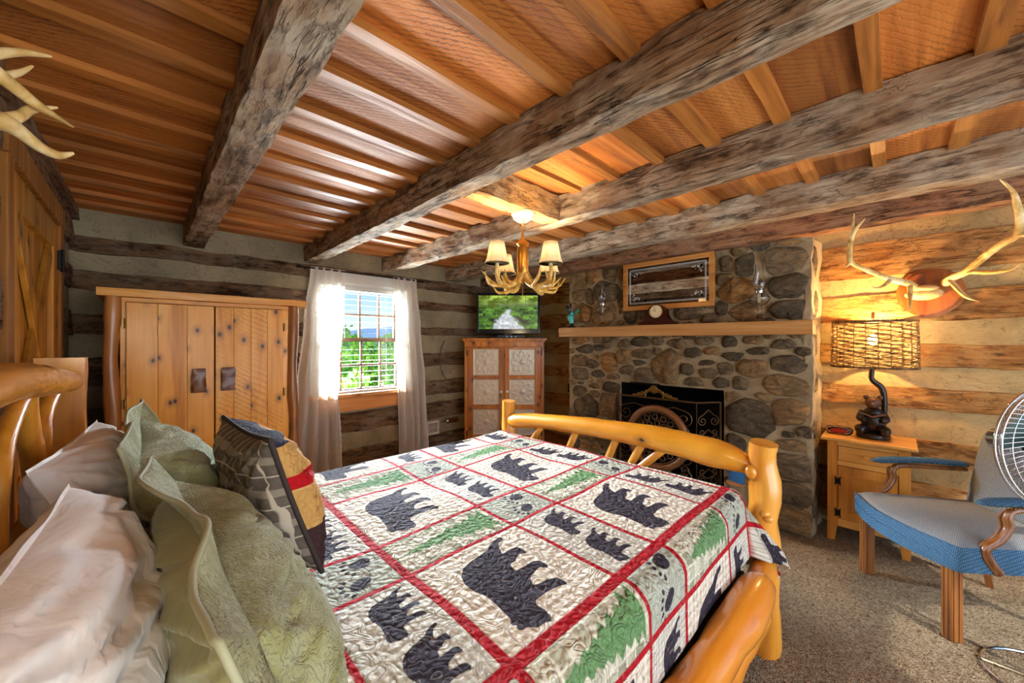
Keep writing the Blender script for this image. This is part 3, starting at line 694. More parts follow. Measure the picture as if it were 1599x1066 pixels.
# ================================================================== BED
bed = thing('log_bed', 'varnished golden pine log bed with bowed head and foot rails', 'bed', (.85, 1.2, 0))
def knobby(pts, rad, seed, knots=(), seg=18, wob=.10, flat=None):
    mb = MB().tube(pts, rad, seg, wob=wob, seed=seed)
    for c, r in knots: mb.ball(c, r, 2, nz=.15)
    return mb
def postz(x, y, z0, z1, r0, r1, seed, knots=()):
    n = 22; pts = [(x+.006*sin(i*.7+seed), y+.006*cos(i*.9+seed), z0+(z1-z0)*i/n) for i in range(n+1)]
    rad = [r0+(r1-r0)*i/n+.004*sin(i*1.1+seed) for i in range(n+1)]; rad[-1] *= .93
    return knobby(pts, rad, seed, knots)
part(postz(1.905, .40, 0, .885, .062, .058, 1, [((1.868, .435, .76), (.030, .026, .034)), ((1.855, .385, .60), .02), ((1.85, .37, .585), .018)]), 'foot_post', m_bedlog_z, bed, smooth=True)
part(postz(1.925, 2.00, 0, .885, .050, .050, 2), 'foot_post', m_bedlog_z, bed, smooth=True)
fr_pts = [(1.915, 1.945, .735), (1.91, 1.90, .755), (1.905, 1.59, .790), (1.90, 1.25, .812), (1.90, .95, .818), (1.90, .76, .812), (1.90, .58, .80), (1.905, .50, .785), (1.905, .43, .765)]
P = smooth_path(fr_pts, 6)
part(knobby(P, lerp_r([.034, .052, .050, .054, .060, .064, .066, .052, .026], len(P)), 3, [((1.86, .86, .83), (.02, .035, .018))]), 'foot_rail', m_bedlog, bed, smooth=True)
for i, (ya, yb, ra) in enumerate([(1.36, 1.44, .021), (1.62, 1.75, .02), (1.09, 1.16, .022), (.935, 1.02, .022), (.80, .97, .021)]):
    yb_ = ya+(yb-ya)*2.2
    part(knobby([(1.90, ya, .80), (1.90, (ya+yb_)/2, .62), (1.90, yb_, .46)], ra, i+5, seg=12), 'spindle', m_bedlog_z, bed, smooth=True)
part(knobby([(1.905, y, .43) for y in np.linspace(.42, 1.98, 22)], .055, 12), 'lower_foot_rail', m_bedlog, bed, smooth=True)
def logx(x0, x1, y, z, r0, r1, seed, knots=(), n=40):
    pts = []; rad = []
    for i in range(n+1):
        t = i/n; pts.append((x0+(x1-x0)*t, y+.010*sin(t*7+seed), z+.012*sin(t*5+seed*2)))
        q = min(1, (n-i)/2.2+.42); rad.append((r0+(r1-r0)*t+.006*sin(t*19+seed))*q)
    return knobby(pts, rad, seed, knots, seg=20)
m_bedlog_x = wood('varnished_pine_side_log', 'x', '#a04e08', '#dc8418', '#eea236', rough=.26, grain=9, long=.9, knots=1.6, tone=.1, coat=.8, bumpy=.15, big=1.0)
part(logx(-.15, 1.72, .372, .392, .066, .060, 4), 'side_rail', m_bedlog_x, bed, smooth=True)
part(logx(-.15, 1.76, .375, .262, .058, .056, 8), 'lower_side_rail', m_bedlog_x, bed, smooth=True)
part(logx(-.15, 1.88, 2.02, .42, .08, .08, 6), 'side_rail', m_bedlog_x, bed, smooth=True)
part(MB().tube([(1.60, .375, .39), (1.88, .40, .39)], .028, 12).tube([(1.66, .378, .262), (1.88, .40, .262)], .026, 12), 'rail_tenon', m_bedlog_x, bed, smooth=True)
# headboard
hp = smooth_path([(-.175, 2.035, 1.168), (-.18, 1.93, 1.185), (-.188, 1.70, 1.205), (-.19, 1.45, 1.225), (-.195, 1.25, 1.238), (-.195, .95, 1.238), (-.19, .60, 1.205), (-.18, .30, 1.16)], 7)
part(knobby(hp, lerp_r([.016, .032, .039, .041, .039, .040, .038, .03], len(hp)), 15), 'head_rail', m_bedlog, bed, smooth=True)
part(MB().rough(-.268, -.150, 2.055, 2.135, 0, 1.262, step=.05, amp=.006, freq=5, seed=31, chip=.006), 'head_post', m_bedlog_z, bed, smooth=True)
part(MB().rough(-.268, -.150, .27, .36, 0, 1.25, step=.05, amp=.006, freq=5, seed=32, chip=.006), 'head_post', m_bedlog_z, bed, smooth=True)
for i, (p, r) in enumerate([([(-.195, 1.40, 1.205), (-.20, 1.27, 1.14), (-.20, 1.19, 1.05), (-.20, 1.16, .85)], .017), ([(-.195, 1.42, 1.20), (-.20, 1.47, 1.10), (-.20, 1.53, 1.02), (-.20, 1.60, .85)], .021), ([(-.19, 1.76, 1.18), (-.20, 1.66, 1.12), (-.20, 1.62, 1.04), (-.20, 1.62, .85)], .020),
    ([(-.19, 1.0, 1.22), (-.20, .95, 1.05), (-.20, .9, .85)], .020), ([(-.19, .7, 1.2), (-.20, .75, 1.05), (-.20, .8, .85)], .020)]):
    pp = smooth_path(p, 6); part(knobby(pp, lerp_r([r*.8, r, r*1.05, r*1.1], len(pp)), 20+i, seg=14), 'head_spindle', m_bedlog_z, bed, smooth=True)
part(knobby([(-.205, y, .80) for y in np.linspace(.33, 2.08, 20)], .055, 28), 'lower_head_rail', m_bedlog, bed, smooth=True)
part(MB().box(-.13, 1.80, .49, 1.93, .36, .655, .05), 'mattress', plain('mattress_ticking', '#cfc6b4', .9), bed, smooth=True)
part(MB().box(-.13, 1.80, .44, 1.95, .22, .36, .01), 'box_spring', plain('box_spring_cloth', '#3b342d', .9), bed)

# ------------------------------------------------------------------ quilt
A0, A1, B0, B1 = .06, 2.18, .20, 2.30
DA = .0058
na = int((A1-A0)/DA); nb = int((B1-B0)/DA)
ga = np.linspace(A0, A1, na+1); gb = np.linspace(B0, B1, nb+1)
GA, GB = np.meshgrid(ga, gb, indexing='ij')
XE, YN, YFR, ZQ, RQ = 1.80, .50, 1.93, .690, .065
def drop(s, r=RQ):
    s = np.maximum(s, 0); t = np.minimum(s/r, PI/2)
    out = r*np.sin(t); dn = r*(1-np.cos(t))+np.maximum(s-r*PI/2, 0)
    return out, dn
dx = np.maximum(GA-XE, 0); dn_ = np.maximum(YN-GB, 0); df = np.maximum(GB-YFR, 0); dy = np.maximum(dn_, df)
s = np.hypot(dx, dy); th = np.arctan2(dy, dx); out, down = drop(s)
corner = np.sin(2*th)**2*(s > 0)
fold = np.sin(th*6+.6)*.22*corner*np.maximum(s-.05, 0)
flare = .03*np.maximum(s-.12, 0)*(1-corner)+corner*.30*np.maximum(s-.10, 0)
o2 = out*np.where(dx > 0, .8, 1)+flare+fold*.5
nearc = (GB < YN)*(dx > 0)*(dy > 0)
tx = np.clip(th, 0, PI/2)/(PI/2)
th2 = np.where(nearc, PI/2*(tx+.75*tx*(1-tx)), th)
o2 = o2+nearc*np.minimum(.45*np.maximum(s-.10, 0), .085)*np.sin(th2)**2
ux, uy = np.where(s > 0, np.cos(th2), 0), np.where(s > 0, np.sin(th2), 0)
sgn = np.where(GB < YN, -1.0, 1.0)
QX = np.minimum(GA, XE)+o2*ux; QY = np.clip(GB, YN, YFR)+o2*uy*sgn
nzv = np.array([noise.noise(Vector((a*3.1, b*3.1, 0))) for a in ga[::6] for b in gb[::6]]).reshape(len(ga[::6]), len(gb[::6]))
def upsamp(Z):
    ia = np.clip(np.arange(na+1)/6, 0, Z.shape[0]-1.001); ib = np.clip(np.arange(nb+1)/6, 0, Z.shape[1]-1.001)
    i0 = ia.astype(int); j0 = ib.astype(int); fa = (ia-i0)[:, None]; fb = (ib-j0)[None, :]
    return (Z[i0][:, j0]*(1-fa)+Z[i0+1][:, j0]*fa)*(1-fb)+(Z[i0][:, j0+1]*(1-fa)+Z[i0+1][:, j0+1]*fa)*fb
w = upsamp(nzv)
QZ = ZQ-down*(1-.12*corner)+.010*w*(s <= 0)+.004*w
QY = QY+.012*w*(dy > .05)*sgn; QX = QX+.006*w*(dx > .05)
# keep the near side hanging inside the side rail, the loose corner outside it
verts = np.stack([QX, QY, QZ], -1).reshape(-1, 3)
idx = np.arange((na+1)*(nb+1)).reshape(na+1, nb+1)
faces = np.stack([idx[:-1, :-1], idx[1:, :-1], idx[1:, 1:], idx[:-1, 1:]], -1).reshape(-1, 4)
XLN = [.285, .51, .91, 1.145, 1.55, 1.79, 2.10]; YLN = [-.075, .335, .52, .92, 1.12, 1.53, 1.74, 2.14]
HW = {.51: .013, .52: .017, .335: .010, 1.145: .009}
red = np.full(GA.shape, -1.0)
for x in XLN: red = np.maximum(red, HW.get(x, .0075)-np.abs(GA-x))
for y in YLN: red = np.maximum(red, HW.get(y, .0085)-np.abs(GB-y))
BIG = [(0.776,0.879),(0.768,0.921),(0.696,0.912),(0.618,0.88),(0.581,0.844),(0.463,0.822),(0.383,0.808),(0.302,0.783),(0.234,0.717),(0.199,0.63),(0.198,0.53),(0.226,0.449),(0.226,0.37),(0.215,0.282),(0.209,0.218),(0.177,0.182),(0.204,0.166),(0.186,0.14),(0.202,0.115),(0.238,0.116),(0.281,0.075),(0.341,0.071),(0.374,0.056),(0.405,0.085),(0.416,0.134),(0.413,0.2),(0.434,0.232),(0.497,0.238),(0.569,0.238),(0.66,0.223),(0.714,0.194),(0.725,0.237),(0.711,0.29),(0.656,0.32),(0.568,0.328),(0.533,0.34),(0.571,0.403),(0.661,0.431),(0.705,0.44),(0.751,0.395),(0.772,0.427),(0.763,0.491),(0.715,0.52),(0.644,0.517),(0.547,0.517),(0.568,0.591),(0.632,0.601),(0.703,0.645),(0.767,0.612),(0.776,0.653),(0.767,0.724),(0.706,0.732),(0.618,0.728),(0.652,0.795),(0.697,0.856)]
dark = np.full(GA.shape, -.05); green = np.full(GA.shape, -.05)
def paint(arr, poly):
    P_ = np.array(poly); lo = P_.min(0)-.03; hi = P_.max(0)+.03
    i0, i1 = np.searchsorted(ga, [lo[0], hi[0]]); j0, j1 = np.searchsorted(gb, [lo[1], hi[1]])
    if i1 <= i0 or j1 <= j0: return
    X = GA[i0:i1, j0:j1]; Y = GB[i0:i1, j0:j1]; ins = np.zeros(X.shape, bool); dmin = np.full(X.shape, 9.0)
    for k in range(len(P_)):
        x1, y1 = P_[k]; x2, y2 = P_[(k+1) % len(P_)]
        ins ^= ((y1 > Y) != (y2 > Y)) & (X < (x2-x1)*(Y-y1)/((y2-y1) or 1e-9)+x1)
        ex, ey = x2-x1, y2-y1; L2 = ex*ex+ey*ey or 1e-9
        t = np.clip(((X-x1)*ex+(Y-y1)*ey)/L2, 0, 1); dmin = np.minimum(dmin, np.hypot(X-x1-t*ex, Y-y1-t*ey))
    arr[i0:i1, j0:j1] = np.maximum(arr[i0:i1, j0:j1], np.where(ins, dmin, -dmin))
def disc(arr, cx, cy, ra, rb, ang=0):
    paint(arr, [(cx+ra*cos(t)*cos(ang)-rb*sin(t)*sin(ang), cy+ra*cos(t)*sin(ang)+rb*sin(t)*cos(ang)) for t in [2*PI*k/14 for k in range(14)]])
def bear(x0, y0, L, hgt, flip=False):
    paint(dark, [(x0+(a-.18)/.6*hgt, (y0+(b-.05)/.87*L) if not flip else (y0+L-(b-.05)/.87*L)) for a, b in BIG])
def paws(x0, x1, y0, y1):
    cx = (x0+x1)/2; cy = (y0+y1)/2
    for (px, py) in ((cx-.018, cy-.046), (cx+.018, cy+.046)):
        disc(dark, px+.022, py, .030, .022, .5 if py < cy else -.3); disc(dark, px+.034, py+.012, .022, .017, 0)
        for k in range(5):
            a = PI+(k-2)*.42; disc(dark, px+.022+.045*cos(a), py+.045*sin(a)*1.05, .0085, .0065, a); disc(dark, px+.022+.062*cos(a), py+.062*sin(a)*1.05, .005, .0022, a)
def spruce(x0, x1, y0, y1):
    cy = (y0+y1)/2; L = (x1-x0)*.84; xa = x0+(x1-x0)*.10; hw = (y1-y0)*.40; n = 9; up = []; dnn = []
    for k in range(n):
        t0 = (k+.15)/n; t1 = (k+1.0)/n
        up += [(xa+L*t0, cy+hw*(t0**.85)*.55), (xa+L*t1, cy+hw*(t1**.85)*(1.0+.12*((k*5) % 3-1)))]; dnn += [(xa+L*(t0+.03), cy-hw*(t0**.85)*.52), (xa+L*t1, cy-hw*(t1**.85)*(1.0+.12*((k*7) % 3-1)))]
    paint(green, [(xa, cy)]+up+dnn[::-1])
bigX = lambda i: (XLN[i+1]-XLN[i]) > .33
cells = np.zeros(GA.shape)
XL_ = [-.12]+XLN+[2.44]
for i in range(len(XL_)-1):
    for j in range(len(YLN)-1):
        x0, x1, y0, y1 = XL_[i], XL_[i+1], YLN[j], YLN[j+1]; bx = (x1-x0) > .33; by = (y1-y0) > .33
        m_ = (GA >= x0) & (GA < x1) & (GB >= y0) & (GB < y1)
        if bx and by: bear(x0+(x1-x0)*.18, y0+(y1-y0)*.06, (y1-y0)*.87, (x1-x0)*.60); cells[m_] = 0.0
        elif bx: spruce(x0, x1, y0, y1); cells[m_] = .34
        elif by:
            cells[m_] = .67
            h_ = (y1-y0); fl = x0 > 1.5
            bear(x0+.045+(.03 if not fl else .0), y0+h_*.50, h_*.44, .115, fl); bear(x0+.065, y0+h_*.05, h_*.44, .115, fl)
        else: paws(x0, x1, y0, y1); cells[m_] = 1.0
me = bpy.data.meshes.new('quilt'); me.from_pydata(verts.tolist(), [], faces.tolist()); me.polygons.foreach_set('use_smooth', [True]*len(me.polygons))
for nm, arr in (('q_dark', dark), ('q_green', green), ('q_red', red), ('q_cell', cells), ('q_a', GA), ('q_b', GB)):
    at = me.attributes.new(nm, 'FLOAT', 'POINT'); at.data.foreach_set('value', arr.reshape(-1).astype(np.float32))
quilt = bpy.data.objects.new('bear_quilt', me); C.objects.link(quilt)
tag(quilt, 'patchwork quilt with dark bears, green trees, paw prints and red lines covering the bed', 'quilt')
def quilt_mat():
    M = Mat('patchwork_quilt', .85, .15); A = lambda n: M.attr(n).outputs['Fac']
    cx = M.N('ShaderNodeCombineXYZ'); M.L(A('q_a'), cx.inputs[0]); M.L(A('q_b'), cx.inputs[1]); uv = cx.outputs[0]
    def step(x, w=.0012, off=0.0): return M.math('MULTIPLY', M.ramp(M.math('ADD', M.math('MULTIPLY', x, 10), .5+off*10), [(.5-w*10, 0.0), (.5+w*10, 1.0)]), 1.0)
    def wob(sc, amt):
        n = M.N('ShaderNodeTexNoise'); M.L(uv, n.inputs['Vector']); n.inputs['Scale'].default_value = sc; n.inputs['Detail'].default_value = 2
        v = M.N('ShaderNodeVectorMath', operation='MULTIPLY_ADD'); M.L(n.outputs['Color'], v.inputs[0]); v.inputs[1].default_value = (amt, amt, 0); M.L(uv, v.inputs[2]); return v.outputs[0]
    uvw = wob(14, .022)
    sp = M.N('ShaderNodeSeparateXYZ'); M.L(uvw, sp.inputs[0])
    def stripe(c, period, duty): return M.ramp(M.math('FRACT', M.math('DIVIDE', c, period)), [(0, 1.0), (duty, 1.0), (duty+.05, 0.0), (.95, 0.0), (1, 1.0)])
    g1, g2 = stripe(sp.outputs[0], .028, .42), stripe(sp.outputs[1], .028, .42)
    check = M.math('MULTIPLY', M.math('ADD', g1, g2), .5)
    cream = M.ramp(check, [(0, srgb('#efe9d9')), (.5, srgb('#e0d7c2')), (1, srgb('#c6b99e'))])
    w1, w2 = stripe(sp.outputs[0], .042, .10), stripe(sp.outputs[1], .042, .10); b1, b2 = stripe(sp.outputs[0], .084, .45), stripe(sp.outputs[1], .084, .45)
    plaid = M.ramp(M.math('MULTIPLY', M.math('ADD', b1, b2), .5), [(0, srgb('#d3d1ba')), (.5, srgb('#b9b9a0')), (1, srgb('#98997f'))]); plaid = M.mix(M.math('MAXIMUM', w1, w2), plaid, srgb('#dcd9c2'))
    t1, t2 = stripe(sp.outputs[0], .017, .4), stripe(sp.outputs[1], .017, .4)
    tick = M.ramp(M.math('MULTIPLY', M.math('ADD', t1, t2), .5), [(0, srgb('#dedacb')), (1, srgb('#b9b7a6'))])
    sage = M.ramp(M.noise(uv, 200, 2), [(.3, srgb('#a5ab99')), (.7, srgb('#bcc0ae'))])
    ce = A('q_cell')
    base = M.mix(M.ramp(ce, [(.17, 0.0), (.175, 1.0)]), cream, plaid); base = M.mix(M.ramp(ce, [(.5, 0.0), (.505, 1.0)]), base, tick); base = M.mix(M.ramp(ce, [(.83, 0.0), (.835, 1.0)]), base, sage)
    # the blocks lying on the top of the bed are all of the pale gingham
    c = base
    gcol = M.ramp(M.noise(uv, 160, 3), [(.3, srgb('#4a7a48')), (.7, srgb('#7a9f6c'))])
    c = M.mix(step(A('q_green'), .0016), c, gcol)
    dcol = M.ramp(M.noise(uv, 120, 3), [(.3, srgb('#27242e')), (.7, srgb('#433d49'))])
    c = M.mix(step(A('q_dark')), c, dcol)
    c = M.mix(step(A('q_red')), c, M.ramp(M.noise(uv, 90, 3), [(.3, srgb('#9c0f1c')), (.7, srgb('#c2202c'))]))
    # meandering quilting stitches: lines of a folded noise
    nq = M.N('ShaderNodeTexNoise'); M.L(uv, nq.inputs['Vector']); nq.inputs['Scale'].default_value = 17; nq.inputs['Detail'].default_value = 1.0; nq.inputs['Distortion'].default_value = .8
    tq = M.math('MULTIPLY', M.math('ABSOLUTE', M.math('SUBTRACT', M.math('FRACT', M.math('MULTIPLY', nq.outputs[0], 7.0)), .5)), 2.0)
    line = M.ramp(tq, [(.88, 0.0), (.96, 1.0)]); puff = M.ramp(tq, [(0, 1.0), (.5, .85), (.85, .4), (1, 0.0)])
    c = M.mix(M.math('MULTIPLY', line, .30), c, srgb('#b5ada4'))
    M.col(c)
    vq = M.N('ShaderNodeTexVoronoi', feature='SMOOTH_F1'); M.L(wob(30, .012), vq.inputs['Vector']); vq.inputs['Scale'].default_value = 62; vq.inputs['Smoothness'].default_value = .5
    n = M.bump(M.math('SUBTRACT', M.math('ADD', M.math('MULTIPLY', puff, .45), M.math('MULTIPLY', M.noise(uv, 110, 4), .35)), M.math('MULTIPLY', vq.outputs['Distance'], 1.3)), .85, .010)
    seam = M.math('ABSOLUTE', A('q_red')); M.bump(M.ramp(M.math('MULTIPLY', seam, 100), [(0, 0.0), (.35, 1.0)]), .35, .004, n)
    return M.m
me.materials.append(quilt_mat())
sol = quilt.modifiers.new('thickness', 'SOLIDIFY'); sol.thickness = .006; sol.offset = -1

# ------------------------------------------------------------------ pillows
def pillow(P00, P10, P01, P11, tf, tb, seed, nu=64, nv=54, flange=0.0, wr=.010, pinch=.06, pw=.42, wrink=1.0):
    """four corners (bottom near, bottom far, top near, top far); tf/tb bulge along +/- normal. Returns front, back, flange builders"""
    P00, P10, P01, P11 = map(Vector, (P00, P10, P01, P11)); N_ = (P10-P00).cross(P01-P00).normalized()
    if N_.x < 0: N_ = -N_
    cen = (P00+P10+P01+P11)/4
    def seam(u, v):
        p = P00*(1-u)*(1-v)+P10*u*(1-v)+P01*(1-u)*v+P11*u*v
        e = max(abs(2*u-1), abs(2*v-1)); k = pinch*(4*u*(1-u) if e == abs(2*v-1) else 4*v*(1-v))*e**6
        return p+(cen-p)*k
    def pt(u, v, side):
        a = max(0, 4*u*(1-u)); b = max(0, 4*v*(1-v)); t = (a**pw)*(b**pw)
        T_ = tf if side > 0 else tb; p = seam(u, v)
        q = Vector((u*3.1+seed*3, v*3.1, side*4.0)); n = noise.noise(q)*.5+noise.noise(q*2.3)*.35
        # creases fanning from the corners and along the seams
        e = 0
        for cu, cv in ((0, 0), (1, 0), (0, 1), (1, 1)):
            d = math.hypot((u-cu), (v-cv)); an = math.atan2(v-cv, u-cu)
            e += math.exp(-d*3.2)*sin(an*15+seed+3*noise.noise(Vector((d*3, seed, 0))))*min(1, d*6)
        r_ = 1-abs(2*noise.noise(Vector((u*2.0+seed, v*5.5+u*2, side*2.0+seed)))) ; r_ = max(0, r_-.75)*4
        return p+N_*side*(T_*t+wr*wrink*(n*1.6+e*.8-r_*.9)*min(1, 5*a*b+.15*(t > 0)))
    def sheet(side):
        vs = []; fs = []
        for j in range(nv+1):
            for i in range(nu+1): vs.append(pt(i/nu, j/nv, side))
        for j in range(nv):
            for i in range(nu):
                a = j*(nu+1)+i; q = (a, a+1, a+nu+2, a+nu+1); fs.append(q if side > 0 else q[::-1])
        return MB().add(vs, fs)
    def rim():
        out = []
        for i in range(nu): out.append((i/nu, 0))
        for j in range(nv): out.append((1, j/nv))
        for i in range(nu): out.append((1-i/nu, 1))
        for j in range(nv): out.append((0, 1-j/nv))
        return out
    def fl(w, wave=.018, k=4, n=13.0):
        R = rim(); vs = []; fs = []; m = len(R)
        for s_ in range(k+1):
            for q, (u, v) in enumerate(R):
                p = seam(u, v); o = (p-cen); o = (o-N_*o.dot(N_)); cu, cv = 2*u-1, 2*v-1
                dirn = ((P10-P00).normalized()*(cu if abs(cu) > .97 else cu*abs(cu)**14)+(P01-P00).normalized()*(cv if abs(cv) > .97 else cv*abs(cv)**14))
                dirn = dirn if dirn.length > .01 else o.normalized()
                t = s_/k; ph = q/m*2*PI
                off = N_*wave*t*(sin(ph*n+seed)+.9*sin(ph*n*.43+seed*2)+1.4*noise.noise(Vector((p*7)[:])+Vector((seed, 0, 0))))
                vs.append(p+dirn*w*t*(1+.12*sin(ph*n*1.7))+off)
        for s_ in range(k):
            for q in range(m): a = s_*m+q; b = s_*m+(q+1) % m; fs.append((a, b, b+m, a+m))
        return MB().add(vs, fs), [vs[k*m+q] for q in range(m)]+[vs[k*m]]
    R = [seam(u, v) for u, v in rim()]; R.append(R[0])
    return sheet, fl, R
def cloth(name, base, dark, rough=.8, kind='plain', sheen=.2):
    M = Mat(name, rough, .2); M.b.inputs['Sheen Weight'].default_value = sheen
    v = M.co((1, 1, 1), rnd=False)
    if kind == 'quilted':
        nq = M.noise(v, 42, 2, .5, 1.0); tq = M.math('MULTIPLY', M.math('ABSOLUTE', M.math('SUBTRACT', M.math('FRACT', M.math('MULTIPLY', nq, 6.0)), .5)), 2.0)
        n2 = M.noise(v, 95, 4, .7); big = M.noise(v, 14, 4, .6, 1.2)
        h = M.math('ADD', M.math('ADD', M.math('MULTIPLY', M.ramp(tq, [(0, 1.0), (.6, .8), (1, 0.0)]), .55), M.math('MULTIPLY', n2, 1.0)), M.math('MULTIPLY', big, 1.6))
        c = M.mix(M.ramp(tq, [(.8, 0.0), (1, .35)]), M.ramp(M.noise(v, 25, 4), [(.35, srgb(base)), (.65, srgb(dark))]), srgb(dark)); M.col(c); M.bump(h, .7, .007)
    else:
        n1 = M.noise(v, 5, 4, .55, .6); c = M.ramp(n1, [(.35, srgb(base)), (.7, srgb(dark))]); M.col(c); M.bump(M.math('ADD', M.math('MULTIPLY', M.noise(v, 7, 3, .5, 2.2), 1.0), M.math('MULTIPLY', M.noise(v, 22, 3, .6, 1), .12)), .38, .03)
    return M.m
m_sheet = cloth('white_cotton', '#f1eee8', '#e9e5dd', .7)
m_sage_q = cloth('sage_quilted_cotton', '#a6aa80', '#8b8c55', .8, 'quilted'); m_sage = cloth('sage_plain_cotton', '#9c9a6c', '#8b8856', .7); m_sage_edge = plain('sage_binding', '#a5a888', .7)
def mk_white(P, label, seed, group):
    p = thing('bed_pillow', label, 'pillow', (-.1, P[0][1], .68), group=group)
    sh, fl, R = pillow(*P, .115, .085, seed, wr=.016, pw=.40)
    part(sh(1), 'front', m_sheet, p, smooth='all', fixn=False); part(sh(-1), 'back', m_sheet, p, smooth='all', fixn=False)
    f_, rr = fl(.007, .002, 2, 9); part(f_, 'hem', m_sheet, p, smooth='all', fixn=False)
mk_white(((-.03, .43, .69), (-.02, 1.10, .69), (-.135, .45, 1.055), (-.10, 1.09, 1.045)), 'white pillow nearest the camera, leaning against the headboard', 1.0, 'white bed pillows')
mk_white(((-.03, 1.20, .69), (-.02, 1.86, .69), (-.165, 1.20, 1.06), (-.115, 1.88, 1.05)), 'white pillow farther back, against the headboard beside the plank door', 4.0, 'white bed pillows')
def mk_sham(P, label, seed, tf=.112, tb=.105):
    p = thing('quilted_sham', label, 'pillow', (.15, P[0][1], .69), group='sage green quilted shams')
    sh, fl, R = pillow(*P, tf, tb, seed, nu=80, nv=64, wr=.017)
    part(sh(1), 'quilted_front', m_sage_q, p, smooth='all', fixn=False); part(sh(-1), 'plain_back', m_sage, p, smooth='all', fixn=False)
    f_, rr = fl(.062, .020, 6, 4.4)
    o = part(f_, 'flange', m_sage_q, p, smooth='all', fixn=False); sd = o.modifiers.new('s', 'SOLIDIFY'); sd.thickness = .006; sd.offset = 0
    part(MB().tube(rr, .0042, 8, caps=False), 'binding', m_sage_edge, p, smooth='all')
mk_sham(((.165, .46, .715), (.16, 1.14, .715), (.085, .48, 1.0), (.045, 1.13, 1.01)), 'near sage green quilted sham with a ruffled flange, in front of the white pillow', 2.0)
mk_sham(((.15, 1.24, .715), (.13, 1.80, .715), (-.01, 1.27, 1.035), (-.015, 1.80, 1.05)), 'far sage green quilted sham partly hidden behind the near one', 7.0, .12, .08)
# square throw pillow: plaid back toward us, pieced quilt front
def plaid_mat():
    M = Mat('brown_plaid', .8, .15); v = M.co((1, 1, 1), rnd=False); s_ = M.N('ShaderNodeSeparateXYZ'); M.L(v, s_.inputs[0])
    def st(c, p, d, off=0): return M.ramp(M.math('FRACT', M.math('ADD', M.math('DIVIDE', c, p), off)), [(0, 1.0), (d, 1.0), (d+.02, 0.0), (.98, 0.0)])
    wide = M.math('MAXIMUM', st(s_.outputs[1], .085, .22), st(s_.outputs[2], .085, .22)); thin = M.math('MAXIMUM', st(s_.outputs[1], .085, .03, .38), st(s_.outputs[2], .085, .03, .38))
    c = M.ramp(M.noise(v, 60, 3), [(.3, srgb('#5a5147')), (.7, srgb('#6e6458'))]); c = M.mix(M.math('MULTIPLY', wide, .55), c, srgb('#a89d88')); c = M.mix(M.math('MULTIPLY', thin, .8), c, srgb('#cfc3aa')); M.col(c)
    M.bump(M.noise(v, 150, 2), .2, .003); return M.m
def patch_mat():
    M = Mat('pieced_front', .85, .15); v = M.co((1, 1, 1), rnd=False); s_ = M.N('ShaderNodeSeparateXYZ'); M.L(v, s_.inputs[0])
    c = M.ramp(M.math('DIVIDE', M.math('SUBTRACT', s_.outputs[2], .66), .46), [(0, srgb('#caa568')), (.10, srgb('#caa568')), (.11, srgb('#3f2b2c')), (.36, srgb('#3f2b2c')), (.37, srgb('#c69a58')), (.60, srgb('#d0a868')), (.61, srgb('#b3161d')), (.68, srgb('#b3161d')), (.69, srgb('#c69a58')), (.86, srgb('#c69a58')), (.87, srgb('#323647')), (1, srgb('#323647'))], 'CONSTANT')
    vo = M.N('ShaderNodeTexVoronoi', feature='DISTANCE_TO_EDGE'); M.L(v, vo.inputs['Vector']); vo.inputs['Scale'].default_value = 46
    M.col(c); M.bump(M.ramp(vo.outputs['Distance'], [(0, 0.0), (.2, 1.0)]), .6, .006); return M.m
tp = thing('throw_pillow', 'brown plaid square pillow with pieced quilt front leaning on the sage shams', 'pillow', (.27, 1.3, .69))
sh, fl, R = pillow((.335, 1.055, .715), (.30, 1.53, .715), (.215, 1.045, 1.085), (.185, 1.54, 1.075), .105, .095, 5.0, wr=.012, pinch=.09, pw=.45)
part(sh(1), 'pieced_front', patch_mat(), tp, smooth='all', fixn=False); part(sh(-1), 'plaid_back', plaid_mat(), tp, smooth='all', fixn=False)
part(MB().tube(R, .0065, 8, caps=False), 'piping', plain('brown_piping', '#3c332f', .8), tp, smooth='all')

# ================================================================== WARDROBE
wa = thing('wardrobe', 'tall pine wardrobe with peeled log posts and bark handles, left of the window', 'wardrobe', (.35, 3.38, 0))
part(MB().rough(-.190, .870, 3.085, 3.67, 1.578, 1.622, step=.08, amp=.004, freq=5, seed=3), 'top', m_pine_x, wa)
part(MB().box(-.10, -.075, 3.15, 3.66, .06, 1.578).box(.74, .765, 3.15, 3.66, .06, 1.578).box(-.10, .765, 3.64, 3.66, .06, 1.578).box(-.10, .765, 3.15, 3.66, .06, .09), 'carcass', m_pine_z, wa)
part(MB().box(-.10, .765, 3.145, 3.17, 1.552, 1.578, .002), 'top_rail', m_pine_x, wa); part(MB().box(-.10, .765, 3.145, 3.17, .05, .12, .002), 'bottom_rail', m_pine_x, wa)
part(MB().box(-.10, -.078, 3.145, 3.17, .12, 1.552, .002), 'stile', m_pine_z, wa); part(MB().box(.725, .765, 3.145, 3.17, .12, 1.552, .002), 'stile', m_pine_z, wa)
for x, sd in ((-.132, 1), (.792, 2)):
    n = 26; pts = [(x+.006*sin(i*.5+sd), 3.145, .0+1.578*i/n) for i in range(n+1)]
    part(knobby(pts, [.034+.004*sin(i*.8+sd) for i in range(n+1)], sd, wob=.14, seg=16), 'log_post', m_cedar, wa, smooth=True)
